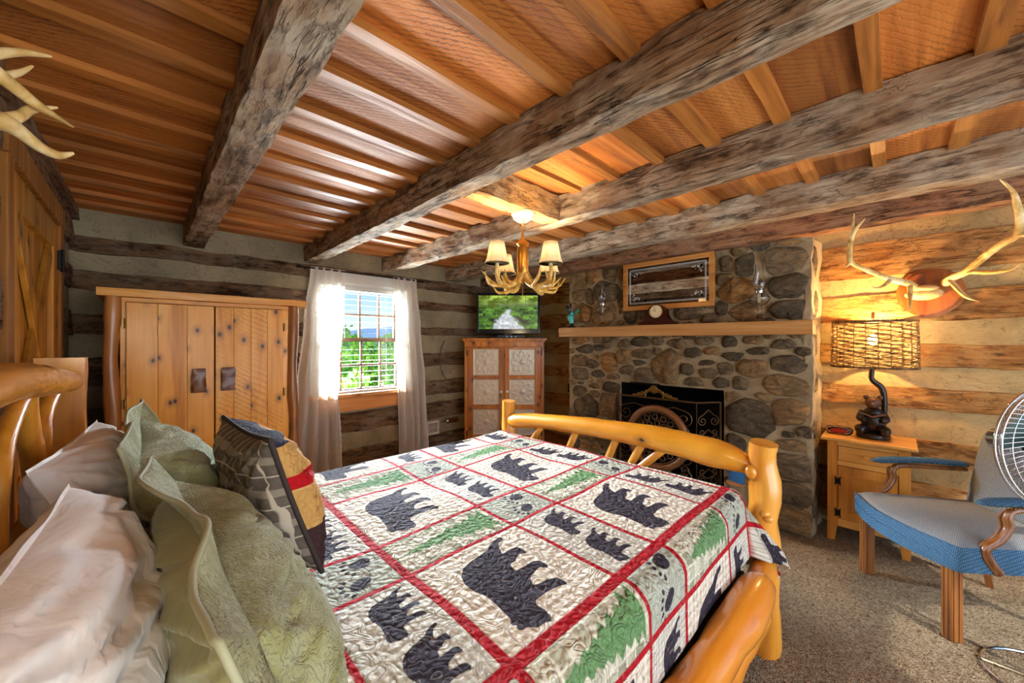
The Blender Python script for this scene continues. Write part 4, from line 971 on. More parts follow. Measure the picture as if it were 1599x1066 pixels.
for x0, x1, mat, nm, hx in ((-.074, .328, m_pine_z, 3, (.213, .285)), (.335, .724, m_pine_saw, 4, (.364, .439))):
    d = part(MB().box(x0, x1, 3.139, 3.146, .125, 1.549, .001), 'door', mat, wa)
    wdt = (x1-x0)/nm
    for k in range(nm): inv(MB().box(x0+k*wdt+.0006, x0+(k+1)*wdt-.0006, 3.124, 3.140, .126, 1.548, .0015).build('plank', mat, d), wa).matrix_parent_inverse = Matrix.Identity(4)
    hb = MB().rough(hx[0], hx[1], 3.092, 3.124, .995, 1.147, step=.018, amp=.006, freq=16, seed=int(x0*10)+5, chip=.008); ho = hb.build('handle', m_handle, d, smooth=True)
for z in (1.40, .93, .30):
    part(MB().box(-.092, -.072, 3.128, 3.146, z, z+.05).tube([(-.079, 3.122, z-.004), (-.079, 3.122, z+.054)], .005, 8), 'hinge', m_brass, wa)
    part(MB().box(.722, .742, 3.128, 3.146, z, z+.05).tube([(.728, 3.122, z-.004), (.728, 3.122, z+.054)], .005, 8), 'hinge', m_brass, wa)

# ================================================================== CURTAINS
def lace_mat():
    M = Mat('sheer_lace', .8, .1); v = M.co((1, 1, 1), rnd=False)
    M.col(srgb('#efe9df')); tl = M.N('ShaderNodeBsdfTranslucent'); tl.inputs[0].default_value = srgb('#f2ece2'); tr = M.N('ShaderNodeBsdfTransparent')
    m1 = M.N('ShaderNodeMixShader'); m1.inputs[0].default_value = .20; M.L(M.b.outputs[0], m1.inputs[1]); M.L(tl.outputs[0], m1.inputs[2])
    vo = M.N('ShaderNodeTexVoronoi'); M.L(v, vo.inputs['Vector']); vo.inputs['Scale'].default_value = 70
    clus = M.ramp(M.noise(M.co((1, 1, 1), rnd=False), 5, 3), [(.54, 0.0), (.60, 1.0)])
    dots = M.math('MULTIPLY', M.ramp(vo.outputs['Distance'], [(.25, 1.0), (.38, 0.0)]), clus)
    e = M.attr('c_edge').outputs['Fac']; band = M.ramp(e, [(.0, 1.0), (.05, 1.0), (.22, 0.0)])
    M.col(M.mix(M.math('MULTIPLY', dots, .65), srgb('#efe9df'), srgb('#96856b')))
    op = M.math('MAXIMUM', M.math('MULTIPLY', dots, .95), M.math('ADD', .72, M.math('MULTIPLY', band, .22)))
    m2 = M.N('ShaderNodeMixShader'); M.L(op, m2.inputs[0]); M.L(tr.outputs[0], m2.inputs[1]); M.L(m1.outputs[0], m2.inputs[2]); M.L(m2.outputs[0], M.n['Material Output'].inputs[0])
    return M.m
m_lace = lace_mat()
def curtain(xt0, xt1, prof, label, seed, inner):
    # prof: list of (z, x0, x1)
    nu, nv = 90, 70; vs = []; fs = []; ed = []
    zt, zb = prof[0][0], prof[-1][0]
    for j in range(nv+1):
        z = zt+(zb-zt)*j/nv
        for k in range(len(prof)-1):
            if prof[k][0] >= z >= prof[k+1][0]-1e-9:
                t = (prof[k][0]-z)/(prof[k][0]-prof[k+1][0]); t = t*t*(3-2*t)
                x0 = prof[k][1]+(prof[k+1][1]-prof[k][1])*t; x1 = prof[k][2]+(prof[k+1][2]-prof[k][2])*t; break
        for i in range(nu+1):
            u = i/nu; fall = (zt-z)/(zt-zb)
            amp = .010+.030*min(1, fall*2.2)
            ph = u*2*PI*4.2+seed+2.6*noise.noise(Vector((u*2.2, z*.9, seed))); y = 3.615+amp*sin(ph)+.012*noise.noise(Vector((u*8, z*3, seed+4)))
            x = x0+(x1-x0)*u+.010*cos(ph)*fall
            if u in (0, 1): x += (.006 if u else -.006)*abs(sin(z*60))
            if fall < .03: y += .004*sin(u*160)
            vs.append((x, y, z)); ed.append(min(u, 1-u)*2 if True else 0)
    for j in range(nv):
        for i in range(nu): a = j*(nu+1)+i; fs.append((a, a+1, a+nu+2, a+nu+1))
    o = MB().add(vs, fs).build('lace_curtain', m_lace, None, smooth='all', fixn=False)
    at = o.data.attributes.new('c_edge', 'FLOAT', 'POINT'); at.data.foreach_set('value', ed)
    return tag(o, label, 'curtain', 'lace curtains at the window')
curtain(0, 0, [(1.985, 1.055, 1.345), (1.5, 1.0, 1.33), (.9, .95, 1.30), (.30, .90, 1.33), (.03, .88, 1.34)], 'sheer white lace curtain hanging left of the window beside the wardrobe', 1.0, 1)
curtain(0, 0, [(1.985, 1.83, 2.10), (1.5, 1.85, 2.14), (.9, 1.86, 2.19), (.30, 1.88, 2.22), (.03, 1.88, 2.23)], 'sheer white lace curtain hanging right of the window', 5.0, 0)
rod = thing('curtain_rod', 'thin dark metal curtain rod above the window', 'curtain rod', (1.55, 3.62, 1.975))
part(MB().tube([(.96, 3.615, 1.972), (2.17, 3.615, 1.972)], .007, 10), 'rod', m_iron, rod, smooth=True)
for x in (.955, 2.175): part(MB().ball((x, 3.615, 1.972), (.018, .014, .014), 2), 'finial', m_iron, rod, smooth=True)
for x in (1.02, 2.12): part(MB().box(x-.008, x+.008, 3.615, 3.685, 1.962, 1.972, .001), 'bracket', m_iron, rod)

# ================================================================== TV CABINET (diagonal in the corner) + TV
def rotz(o, loc): o.location = loc; o.rotation_euler = (0, 0, -math.atan2(AX, AY)); return o
def dpos(u, d): l = (u-799.5)/F_PX*d; return (l*AY+d*AX, -l*AX+d*AY, 0)
cab = thing('corner_cabinet', 'stained pine cabinet with punched tin door panels, set across the corner under the television', 'cabinet'); rotz(cab, dpos(787.5, 4.27))
# local: x right, y away from the camera, z up
def lp(mb, name, m, root, **k): return mb.build(name, m, root, **k)
HWD = .452
lp(MB().box(-HWD, HWD, .012, .37, .05, 1.32), 'carcass', m_cab, cab)
lp(MB().box(-HWD-.03, HWD+.03, -.025, .39, 1.335, 1.358, .005).box(-HWD-.015, HWD+.015, -.012, .38, 1.318, 1.336, .003), 'cornice', m_cab, cab)
lp(MB().box(-HWD, HWD, -.002, .014, 1.262, 1.318, .002), 'top_rail', m_cab, cab); lp(MB().box(-HWD, HWD, -.002, .014, .05, .15, .002), 'bottom_rail', m_cab, cab)
for s_ in (-1, 1): lp(MB().box(min(s_*HWD, s_*(HWD-.035)), max(s_*HWD, s_*(HWD-.035)), -.004, .014, .05, 1.262, .002), 'stile', m_cab, cab)
for x in (-HWD+.03, HWD-.03):
    for y in (.04, .34): lp(MB().box(x-.03, x+.03, y-.03, y+.03, 0, .06, .004), 'foot', m_cab, cab)
M = Mat('punched_tin', .38, .5, .35); M.col(srgb('#c9c2b2')); n = M.noise(M.co((1, 1, 1)), 30, 4, .6); M.bump(n, .25, .004); m_tin = M.m
def tin(x0, x1, z0, z1, par):
    cx, cz_ = (x0+x1)/2, (z0+z1)/2; w_, h_ = (x1-x0)/2, (z1-z0)/2; n = 34; vs = []; fs = []
    for j in range(n+1):
        for i in range(n+1):
            u, v = 2*i/n-1, 2*j/n-1; r = math.hypot(u, v); a = math.atan2(v, u)
            pet = abs(cos(4*a)) if r < .92 else 0; d = 0
            pr = .85*(.35+.65*pet**.7); d = .003*max(0, 1-abs(r-pr)/.12) if r > .12 else .003
            d += .003*(r < .2)
            if max(abs(u), abs(v)) > .95: d = .003
            vs.append((cx+u*w_, .004-d, cz_+v*h_))
    for j in range(n):
        for i in range(n): a = j*(n+1)+i; fs.append((a, a+1, a+n+2, a+n+1))
    return MB().add(vs, fs).build('tin_panel', m_tin, par, smooth='all', fixn=False)
rows = [(.936, 1.236), (.605, .893), (.263, .553)]
for s_ in (-1, 1):
    x0, x1 = (-.414, -.006) if s_ < 0 else (.006, .414); pi0, pi1 = (-.350, -.058) if s_ < 0 else (.058, .350)
    fr = MB().box(x0, pi0, -.018, -.001, .155, 1.258, .002).box(pi1, x1, -.018, -.001, .155, 1.258, .002)
    zz = [.155]+[q for r_ in rows[::-1] for q in r_]+[1.258]
    for k in range(0, len(zz), 2): fr.box(pi0, pi1, -.017, -.001, zz[k], zz[k+1], .002)
    d = lp(fr, 'door', m_cab, cab)
    for a, b in rows: tin(pi0, pi1, a, b, d)
    MB().lathe([(0, 0), (.008, .0), (.008, .010), (.015, .016), (.013, .026), (0, .03)], 14).build('knob', m_glasswhite, d, smooth=True, M=Matrix.Translation((-.034*(-s_) if s_ > 0 else -.034, -.018, .755)) @ Matrix.Rotation(PI/2, 4, 'X'))
    for z in (1.16, .25): MB().box(x0-.012 if s_ < 0 else x1, x0 if s_ < 0 else x1+.012, -.02, -.006, z, z+.06).build('hinge', m_iron, d)
tv = thing('television', 'flat black television showing a mossy forest stream, on the corner cabinet', 'television'); rotz(tv, dpos(793.5, 4.40)); tv.location.z = 1.358
lp(MB().box(-.372, .372, 0, .045, .055, .53, .008), 'body', m_black, tv)
lp(MB().box(-.372, -.345, -.012, .002, .055, .53, .003).box(.345, .372, -.012, .002, .055, .53, .003).box(-.345, .345, -.012, .002, .498, .53, .003).box(-.345, .345, -.012, .002, .055, .108, .003), 'bezel', plain('gloss_black_bezel', '#10151f', .12, .6), tv)
lp(MB().box(-.05, .05, .0, .05, .02, .06, .004), 'neck', m_black, tv); lp(MB().box(-.20, .20, -.07, .13, 0, .02, .006), 'stand', m_black, tv)
# screen picture: colours given point by point on a fine grid
nu, nv = 180, 100; vs = []; fs = []; cols = []
def scr_col(u, v):
    e = 1
    f1 = noise.fractal(Vector((u*7, v*9, 1.5)), 1.0, 2.0, 5); f2 = noise.fractal(Vector((u*22, v*30, 4.5)), 1.0, 2.0, 3)
    cx = .50-.05*sin(v*5)+.02; wd_ = .03+.30*max(0, (.55-v))**1.15*1.6
    g = .5+.5*f1; rock = max(0, min(1, g*1.5-.25)); r_, gg, b_ = .02+.14*rock, .05+.42*rock, .01+.03*rock
    if v > .66: k = (v-.66)/.34; m_ = max(0, .5+f1*1.2+f2*.5); r_, gg, b_ = .04+.42*m_*k+.05, .12+.75*m_*k+.05, .01+.08*m_
    if v > .6 and abs((u*13+.4*sin(u*40)) % 1-.5) < .035: r_, gg, b_ = .02, .03, .01
    if v < .66: dk = max(0, -f2)*1.6; r_ *= max(.15, 1-dk); gg *= max(.15, 1-dk)
    e = abs(u-cx)-wd_+.05*f1+.03*f2
    if v < .60 and e < .03:
        t = min(1, max(0, (.03-e)/.06)); st = .5+.5*noise.noise(Vector((u*46, v*8, 2))); foam = .30+.85*st*(.65+.35*sin(v*40+f1*6+f2*4)); foam = max(.05, min(1, foam*(.95+.25*f2)))
        r_, gg, b_ = r_*(1-t)+foam*.80*t, gg*(1-t)+foam*.86*t, b_*(1-t)+foam*.92*t
    return (r_*.75, gg*.62, b_*.75, 1) if not (v < .60 and e < 0) else (r_, gg, b_, 1)
for j in range(nv+1):
    for i in range(nu+1):
        u, v = i/nu, j/nv; vs.append((-.345+.69*u, -.003, .108+.39*v)); cols.append(scr_col(u, v))
for j in range(nv):
    for i in range(nu): a = j*(nu+1)+i; fs.append((a, a+1, a+nu+2, a+nu+1))
M = Mat('television_picture', .2, .5); M.col((.01, .01, .01, 1)); at_ = M.attr('pic'); M.L(at_.outputs['Color'], M.b.inputs['Emission Color']); M.b.inputs['Emission Strength'].default_value = .9
so = MB().add(vs, fs).build('screen', M.m, tv, fixn=False); at = so.data.attributes.new('pic', 'FLOAT_COLOR', 'POINT'); at.data.foreach_set('color', np.array(cols, np.float32).reshape(-1))
sbx = thing('cable_box', 'flat black cable box with small lights in front of the television', 'cable box'); rotz(sbx, dpos(798, 4.28)); sbx.location.z = 1.358
lp(MB().box(-.16, .16, -.0, .045, 0, .035, .004), 'case', m_black, sbx)
for i in range(3): lp(MB().box(-.05+i*.05, -.042+i*.05, -.003, .0, .014, .02), 'indicator_light', plain('cool_indicator', '#9fc4ff', .4, .3, 0, '#9fc4ff', 1.5), sbx)
for x, lb in ((.30, 'small remote control lying right of the cable box'), (-.31, 'small remote control lying at the left end of the cabinet top')):
    r = thing('remote_control', lb, 'remote control'); rotz(r, dpos(798, 4.30)); r.location = Vector(r.location)+Vector((x*AY, -x*AX, 1.358))
    lp(MB().box(-.07, .07, -.02, .02, 0, .018, .006), 'body', m_black, r); lp(MB().box(-.05, .05, -.012, .012, .018, .020), 'keypad', plain('grey_keys', '#5b5b5b', .5), r)
# cord, vent, outlet
tag(MB().tube(smooth_path([(2.50, 3.675, 1.33), (2.45, 3.672, 1.22), (2.44, 3.672, 1.05), (2.50, 3.672, .90), (2.62, 3.672, .84)], 6), .004, 6).build('power_cord', m_black), 'thin black cord looping down the log wall left of the corner cabinet', 'cord')
vt = thing('wall_vent', 'small cream wall vent grille below and right of the window', 'vent', (2.33, 3.67, .35))
part(MB().box(2.252, 2.412, 3.655, 3.682, .268, .292, .002).box(2.252, 2.412, 3.655, 3.682, .398, .422, .002).box(2.252, 2.276, 3.655, 3.682, .292, .398, .002).box(2.388, 2.412, 3.655, 3.682, .292, .398, .002), 'frame', m_white, vt)
part(MB().box(2.276, 2.388, 3.676, 3.682, .292, .398), 'duct', m_dark, vt)
for i in range(7): part(MB().box(2.283+i*.015, 2.289+i*.015, 3.660, 3.672, .292, .398), 'louver', m_white, vt)
part(MB().box(2.276, 2.388, 3.662, 3.670, .343, .349), 'louver', m_white, vt)
gv = thing('chrome_canister', 'small chrome canister fixed on the log wall left of the corner cabinet', 'fixture', (2.56, 3.64, .40))
part(MB().tube([(2.50, 3.62, .405), (2.64, 3.62, .405)], .030, 14).ball((2.50, 3.62, .405), .030, 2), 'body', m_chrome, gv, smooth=True); part(MB().box(2.55, 2.59, 3.62, 3.69, .39, .42), 'bracket', m_iron, gv)
ot = thing('wall_outlet', 'dark wall outlet low on the logs right of the corner cabinet', 'outlet', (3.60, 2.66, .78))
part(MB().box(3.586, 3.604, 2.60, 2.72, .72, .83, .003), 'plate', m_black, ot)
for z in (.752, .795): part(MB().box(3.580, 3.588, 2.642, 2.678, z-.013, z+.013, .003), 'socket', plain('grey_socket', '#8a8478', .5), ot)

# ================================================================== CHANDELIER
ch = thing('antler_chandelier', 'small antler chandelier with four lit cream shades hanging from the header timber', 'chandelier', (1.497, 1.445, 1.60))
CX, CY = 1.497, 1.445
part(MB().lathe([(0, 2.032), (.062, 2.032), (.062, 2.018), (.056, 2.014), (.05, 1.998), (.030, 1.982), (0, 1.978)], 28, (CX, CY, 0)), 'canopy', plain('cream_canopy', '#dcc9a4', .45, .4), ch, smooth=True)
cb = MB()
for i in range(5):
    z = 1.974-i*.014; t = i % 2
    cb.tube([(CX+(.006*cos(a) if t else 0), CY+(0 if t else .006*cos(a)), z+.010*sin(a)) for a in [2*PI*k/10 for k in range(11)]], .0016, 5, caps=False)
part(cb, 'chain', m_gold, ch)
part(MB().lathe([(.004, 1.925), (.008, 1.905), (.012, 1.885), (.034, 1.866), (.036, 1.858), (.022, 1.842), (.031, 1.838), (.031, 1.700), (.026, 1.690), (.018, 1.66), (.008, 1.64), (0, 1.635)], 24, (CX, CY, 0)), 'stem', m_gold, ch, smooth=True)
part(MB().tube([(CX, CY, 1.64), (CX, CY, 1.545)], .0012, 5), 'pull_chain', m_gold, ch)
M = Mat('parchment_shade', .8, .1); M.col(srgb('#fff4e0')); tl = M.N('ShaderNodeBsdfTranslucent'); tl.inputs[0].default_value = srgb('#fff6e6'); mx = M.N('ShaderNodeMixShader'); mx.inputs[0].default_value = .72
M.L(M.b.outputs[0], mx.inputs[1]); M.L(tl.outputs[0], mx.inputs[2]); M.L(mx.outputs[0], M.n['Material Output'].inputs[0]); m_shade = M.m
m_bulb = plain('glowing_bulb', '#ffe6b0', .3, .3, 0, '#ffd68a', 9)
R_ = Vector((AY, -AX, 0)); Fw = Vector((AX, AY, 0))
for i, (l, fwd) in enumerate(((-.135, -.165), (.138, -.160), (-.100, .125), (.155, .115))):
    c = Vector((CX, CY, 0))+R_*l+Fw*fwd; o = (c-Vector((CX, CY, 0))).normalized(); sd = o.cross(Vector((0, 0, 1)))
    cc = Vector((CX, CY, 0))
    def pt(r, s_, z): return cc+o*r+sd*s_+Vector((0, 0, z))
    R0 = (c-cc).length
    am = MB(); limb(am, [pt(.02, 0, 1.70), pt(.05, .01, 1.645), pt(R0*.55, .015, 1.612), pt(R0*.9, .0, 1.625), pt(R0, 0, 1.665), pt(R0+.005, 0, 1.712)], [.010, .015, .014, .012, .011, .008], 5, 10, .12, i)
    for q, (a, b, cpt) in enumerate(((pt(R0*.4, .01, 1.62), pt(R0*.75, .06, 1.625), pt(R0*1.10, .085, 1.685)), (pt(R0*.5, 0, 1.615), pt(R0*.95, -.05, 1.60), pt(R0*1.2, -.065, 1.645)), (pt(R0*.7, 0, 1.612), pt(R0*1.15, .02, 1.61), pt(R0*1.28, .03, 1.672)), (pt(.05, 0, 1.65), pt(.07, -.045, 1.66), pt(.075, -.07, 1.725)), (pt(.10, 0, 1.62), pt(.13, .06, 1.64), pt(.10, .075, 1.715)))):
        limb(am, [a, b, cpt], [.010, .008, .002], 4, 8, .1, q+i)
    part(am, 'antler_arm', m_antler_g, ch, smooth=True)
    s0 = part(MB().lathe([(.0625, 1.718), (.052, 1.745), (.044, 1.785), (.036, 1.828), (.0352, 1.828), (.0432, 1.785), (.0512, 1.745), (.0615, 1.718)], 28, (c.x, c.y, 0)), 'lamp_shade', m_shade, ch, smooth='all', fixn=False)
    rb = MB()
    for k in range(6): a = 2*PI*k/6+.3; rb.tube([(c.x+r*cos(a), c.y+r*sin(a), z) for r, z in ((.0632, 1.718), (.0527, 1.745), (.0447, 1.785), (.0367, 1.828))], .0008, 4)
    rb.tube([(c.x+.0628*cos(2*PI*k/24), c.y+.0628*sin(2*PI*k/24), 1.718) for k in range(25)], .0014, 4, caps=False); rb.tube([(c.x+.0363*cos(2*PI*k/24), c.y+.0363*sin(2*PI*k/24), 1.828) for k in range(25)], .0012, 4, caps=False)
    rb.build('shade_trim', plain('shade_trim', '#c9a86c', .7), s0)
    part(MB().lathe([(0, 1.70), (.010, 1.70), (.009, 1.745), (0, 1.745)], 12, (c.x, c.y, 0)), 'candle_sleeve', plain('candle_cream', '#f0dfb8', .5), ch, smooth=True)
    part(MB().ball((c.x, c.y, 1.762), (.010, .010, .017), 2), 'bulb', m_bulb, ch, smooth=True)
    light('chandelier_lamp', 'POINT', (c.x, c.y, 1.785), 10, (1, .77, .46), radius=.015)

# ================================================================== ON AND ABOVE THE MANTEL
mi = thing('etched_mirror', 'oak framed mirror with etched floral corners above the mantel', 'mirror', (3.12, 1.355, 1.60))
ym0, ym1, zm0, zm1 = .968, 1.735, 1.593, 2.014; bw = .042
part(MB().box(3.105, 3.130, ym0, ym1, zm0, zm0+bw, .006), 'frame_rail', m_frame, mi); part(MB().box(3.105, 3.130, ym0, ym1, zm1-bw, zm1, .006), 'frame_rail', m_frame, mi)
part(MB().box(3.1045, 3.1305, ym0, ym0+bw, zm0, zm1, .006), 'frame_stile', m_frame, mi); part(MB().box(3.1045, 3.1305, ym1-bw, ym1, zm0, zm1, .006), 'frame_stile', m_frame, mi)
m_mirror = plain('mirror_silver', '#b9b4ae', .02, .5, 1.0); part(MB().box(3.118, 3.124, ym0+bw, ym1-bw, zm0+bw, zm1-bw), 'glass', m_mirror, mi)
part(MB().box(3.125, 3.16, ym0+.05, ym1-.05, zm0+.05, zm1-.05), 'backing', m_dark, mi)
m_etch = plain('frosted_etching', '#d8d8d6', .8, .2); eb = MB()
a0, a1, c0, c1 = ym0+bw+.020, ym1-bw-.020, zm0+bw+.018, zm1-bw-.018
for g in (0, .008):
    for (p, q) in (((a0+g, c0+g), (a1-g, c0+g)), ((a1-g, c0+g), (a1-g, c1-g)), ((a1-g, c1-g), (a0+g, c1-g)), ((a0+g, c1-g), (a0+g, c0+g))):
        eb.box(3.1168, 3.118, min(p[0], q[0])-.0012, max(p[0], q[0])+.0012, min(p[1], q[1])-.0012, max(p[1], q[1])+.0012)
part(eb, 'etched_border', m_etch, mi)
fr_ = random.Random(4)
for cy_, cz_, sy, sz in ((a0+.02, c1-.02, 1, -1), (a1-.02, c1-.02, -1, -1), (a0+.02, c0+.02, 1, 1), (a1-.02, c0+.02, -1, 1)):
    fb = MB()
    for k in range(26):
        t = fr_.random()**1.5; a = fr_.random(); y = cy_+sy*(.01+t*.10*a); z = cz_+sz*(.01+t*.07*(1-a)); r = .011*(1-t*.7)
        for p in range(5):
            an = p*2*PI/5+k; fb.lathe([(0, 0), (r*.5, 0), (0, .0008)], 6, (0, 0, 0)) if False else fb.add([(3.1172, y+r*.5*cos(an)+r*.45*cos(an+w_*PI/3), z+r*.5*sin(an)+r*.45*sin(an+w_*PI/3)) for w_ in range(6)], [(0, 1, 2, 3, 4, 5)])
    part(fb, 'etched_flowers', m_etch, mi, fixn=False)
ck = thing('mantel_clock', 'dark mahogany tambour clock with cream dial in the middle of the mantel', 'clock', (3.08, 1.40, 1.457))
prof = [(-.155, .0), (-.155, .022), (-.13, .03), (-.105, .045), (-.085, .075), (-.078, .11)]+[(.078*-cos(a), .11+.062*sin(a)) for a in [PI*k/12 for k in range(1, 12)]]+[(.078, .11), (.085, .075), (.105, .045), (.13, .03), (.155, .022), (.155, 0)]
m_mah = wood('dark_mahogany', 'y', '#1e0806', '#3c130d', '#551d13', rough=.25, grain=30, coat=.6)
part(MB().prism([(1.40+a, 1.457+b) for a, b in prof], 3.05, 3.12, 'x'), 'case', m_mah, ck, smooth=True)
def discx(name, x, y, z, r, m, par, th=.004, seg=28, inner=0):
    if inner: mb = MB().tube([(x, y+r*cos(2*PI*k/32), z+r*sin(2*PI*k/32)) for k in range(33)], inner, 8, caps=False)
    else: mb = MB().prism([(y+r*cos(2*PI*k/seg), z+r*sin(2*PI*k/seg)) for k in range(seg)], x-th, x, 'x')
    return mb.build(name, m, par, smooth=True)
DC = (1.40, 1.457+.113); inv(discx('dial', 3.049, *DC, .052, plain('cream_dial', '#e5d6ab', .5), ck), ck); inv(discx('bezel', 3.046, *DC, .054, m_brass, ck, inner=.004), ck)
nb_ = MB()
for k in range(12):
    a = k*PI/6; y, z = DC[0]+.042*sin(a), DC[1]+.042*cos(a); L = .007 if k % 3 else .011
    nb_.tube([(3.0442, y, z), (3.0442, y-L*sin(a), z-L*cos(a))], .0013, 4)
part(nb_, 'hour_marks', m_iron, ck)
part(MB().tube([(3.043, *DC), (3.043, DC[0]+.030*sin(1.1), DC[1]+.030*cos(1.1))], .0016, 4), 'hour_hand', m_iron, ck); part(MB().tube([(3.042, *DC), (3.042, DC[0]+.012, DC[1]+.036)], .0012, 4), 'minute_hand', m_iron, ck)
def oil_lamp(y, x, H, label, big):
    t = thing('oil_lamp', label, 'oil lamp', (x, y, 1.457), group='clear glass oil lamps on the mantel'); k = H/.40; L = (x, y, 1.457)
    part(MB().lathe([(0, 0), (.052*k, 0), (.054*k, .006), (.030*k, .018), (.014*k, .04), (.010*k, .075), (.016*k, .095), (.010*k, .11), (.0, .112)], 28, L), 'base', m_glass, t, smooth=True)
    part(MB().lathe([(.010*k, .11), (.035*k, .12), (.060*k, .15), (.062*k, .168), (.045*k, .192), (.022*k, .205), (.020*k, .205), (.042*k, .188), (.058*k, .168), (.056*k, .152), (.033*k, .124), (.0, .116)], 28, L), 'font', m_glass, t, smooth=True)
    part(MB().lathe([(.024*k, .203), (.026*k, .215), (.024*k, .235), (.018*k, .24), (.012*k, .255), (0, .256)], 20, L), 'burner', m_chrome, t, smooth=True)
    part(MB().lathe([(.030*k, .228), (.042*k, .258), (.044*k, .278), (.030*k, .315), (.022*k, .35), (.024*k, .405*1.0), (.0225*k, .405), (.0205*k, .35), (.0285*k, .315), (.0425*k, .278), (.0405*k, .258), (.0285*k, .228)], 28, L), 'chimney', m_glass, t, smooth=True)
    part(MB().box(x-.001, x+.001, y-.009, y+.009, 1.457+.135, 1.457+.215), 'wick', plain('cotton_wick', '#e6d9ae', .8), t)
oil_lamp(1.936, 3.09, .41, 'clear glass oil lamp on the mantel left of the mirror', 0)
oil_lamp(.673, 3.09, .42, 'clear glass oil lamp on the mantel right of the mirror', 1)
hb_ = thing('hummingbird_figurine', 'small teal hummingbird figurine with dark wings at the left mantel end', 'figurine', (3.08, 2.285, 1.457))
m_teal = plain('teal_glaze', '#4fb9b4', .15, .6); m_dkteal = plain('dark_wing_glaze', '#12242c', .2, .6)
part(MB().ball((3.08, 2.30, 1.56), (.034, .036, .04), 3).ball((3.07, 2.275, 1.60), (.018, .02, .022), 2).tube([(3.08, 2.285, 1.50), (3.08, 2.295, 1.55)], [.02, .03], 10), 'body', m_teal, hb_, smooth=True)
part(MB().ball((3.085, 2.335, 1.64), (.008, .020, .055), 2, rot=Matrix.Rotation(-.35, 3, 'X')).ball((3.085, 2.31, 1.66), (.008, .016, .045), 2, rot=Matrix.Rotation(.1, 3, 'X')), 'wing', m_dkteal, hb_, smooth=True)
part(MB().ball((3.085, 2.23, 1.615), (.008, .045, .018), 2, rot=Matrix.Rotation(-.7, 3, 'X')), 'wing', plain('green_wing_glaze', '#2f8f6a', .2, .6), hb_, smooth=True)
part(MB().tube([(3.07, 2.262, 1.605), (3.06, 2.235, 1.60)], [.004, .001], 6), 'beak', m_iron, hb_); part(MB().lathe([(0, 0), (.045, 0), (.042, .012), (.02, .02), (.016, .05), (0, .052)], 20, (3.08, 2.285, 1.457), 1, 1), 'base', m_dkteal, hb_, smooth=True)

# ================================================================== NIGHTSTAND
ns = thing('nightstand', 'honey pine nightstand with one drawer and one door, beside the fireplace', 'nightstand', (3.43, .13, 0))
X0, X1, Y0, Y1 = 3.285, 3.60, -.063, .324
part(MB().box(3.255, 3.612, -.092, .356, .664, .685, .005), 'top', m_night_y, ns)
part(MB().box(X0+.012, X1, Y0+.004, Y0+.018, .10, .664).box(X0+.012, X1, Y1-.018, Y1-.004, .10, .664).box(X1-.012, X1, Y0+.01, Y1-.01, .10, .664).box(X0+.012, X1, Y0+.01, Y1-.01, .10, .115), 'carcass', m_night, ns)
def leg(y0, y1, x0, x1, s_):
    mb = MB().box(x0, x1, y0, y1, .115, .664, .002); b = y0 if s_ > 0 else y1; w_ = .034*s_*-1
    ya, yb2 = (y1, y1-.038) if s_ < 0 else (y0, y0+.038)
    mb.add([(x, y, z) for x in (x0, x1) for (y, z) in ((ya, .115), (yb2 if False else (y0 if s_ < 0 else y1), .115), (yb2, 0), (ya, 0))], [(0, 1, 2, 3), (7, 6, 5, 4), (0, 4, 5, 1), (1, 5, 6, 2), (2, 6, 7, 3), (3, 7, 4, 0)])
    return mb
for (y0, y1, s_) in ((Y0, Y0+.052, 1), (Y1-.052, Y1, -1)):
    part(leg(y0, y1, X0, X0+.02, s_), 'leg', m_night, ns); part(leg(y0, y1, X1-.02, X1, s_), 'leg', m_night, ns)
part(MB().box(X0, X0+.018, Y0+.052, Y1-.052, .632, .664, .002), 'top_rail', m_night_y, ns); part(MB().box(X0, X0+.018, Y0+.052, Y1-.052, .502, .535, .002), 'middle_rail', m_night_y, ns)
part(MB().box(X0, X0+.018, Y0+.052, Y1-.052, .10, .150, .002), 'bottom_rail', m_night_y, ns)
dr = part(MB().box(X0-.004, X0+.014, Y0+.055, Y1-.055, .538, .629, .003), 'drawer', m_night_y, ns)
MB().lathe([(0, 0), (.008, 0), (.008, .010), (.017, .018), (.015, .028), (0, .031)], 16).build('knob', m_night_y, dr, smooth=True, M=Matrix.Translation((X0-.004, .13, .583)) @ Matrix.Rotation(-PI/2, 4, 'Y'))
y0, y1, z0, z1 = Y0+.055, Y1-.055, .153, .499
dd = part(MB().box(X0-.004, X0+.014, y0, y0+.05, z0, z1, .002).box(X0-.004, X0+.014, y1-.05, y1, z0, z1, .002).box(X0-.004, X0+.014, y0+.05, y1-.05, z0, z0+.055, .002).box(X0-.004, X0+.014, y0+.05, y1-.05, z1-.055, z1, .002), 'door', m_night, ns)
MB().box(X0+.004, X0+.012, y0+.05, y1-.05, z0+.055, z1-.055).box(X0-.001, X0+.010, y0+.062, y1-.062, z0+.068, z1-.068, .004).build('door_panel', m_night, dd)
for z in (.19, .40):
    hb = MB(); yy = y1+.001
    for s_ in (-1, 1): hb.prism([(yy, z-.008), (yy+s_*.010, z-.026), (yy+s_*.016, z-.030), (yy+s_*.014, z-.012), (yy+s_*.014, z+.012), (yy+s_*.016, z+.030), (yy+s_*.010, z+.026), (yy, z+.008)], X0-.009, X0-.004, 'x')
    hb.tube([(X0-.010, yy, z-.018), (X0-.010, yy, z+.018)], .004, 8); hb.build('hinge', m_iron, dd)
al = thing('alarm_clock', 'small black and silver clock radio with red digits on the nightstand', 'clock', (3.41, .285, .686))
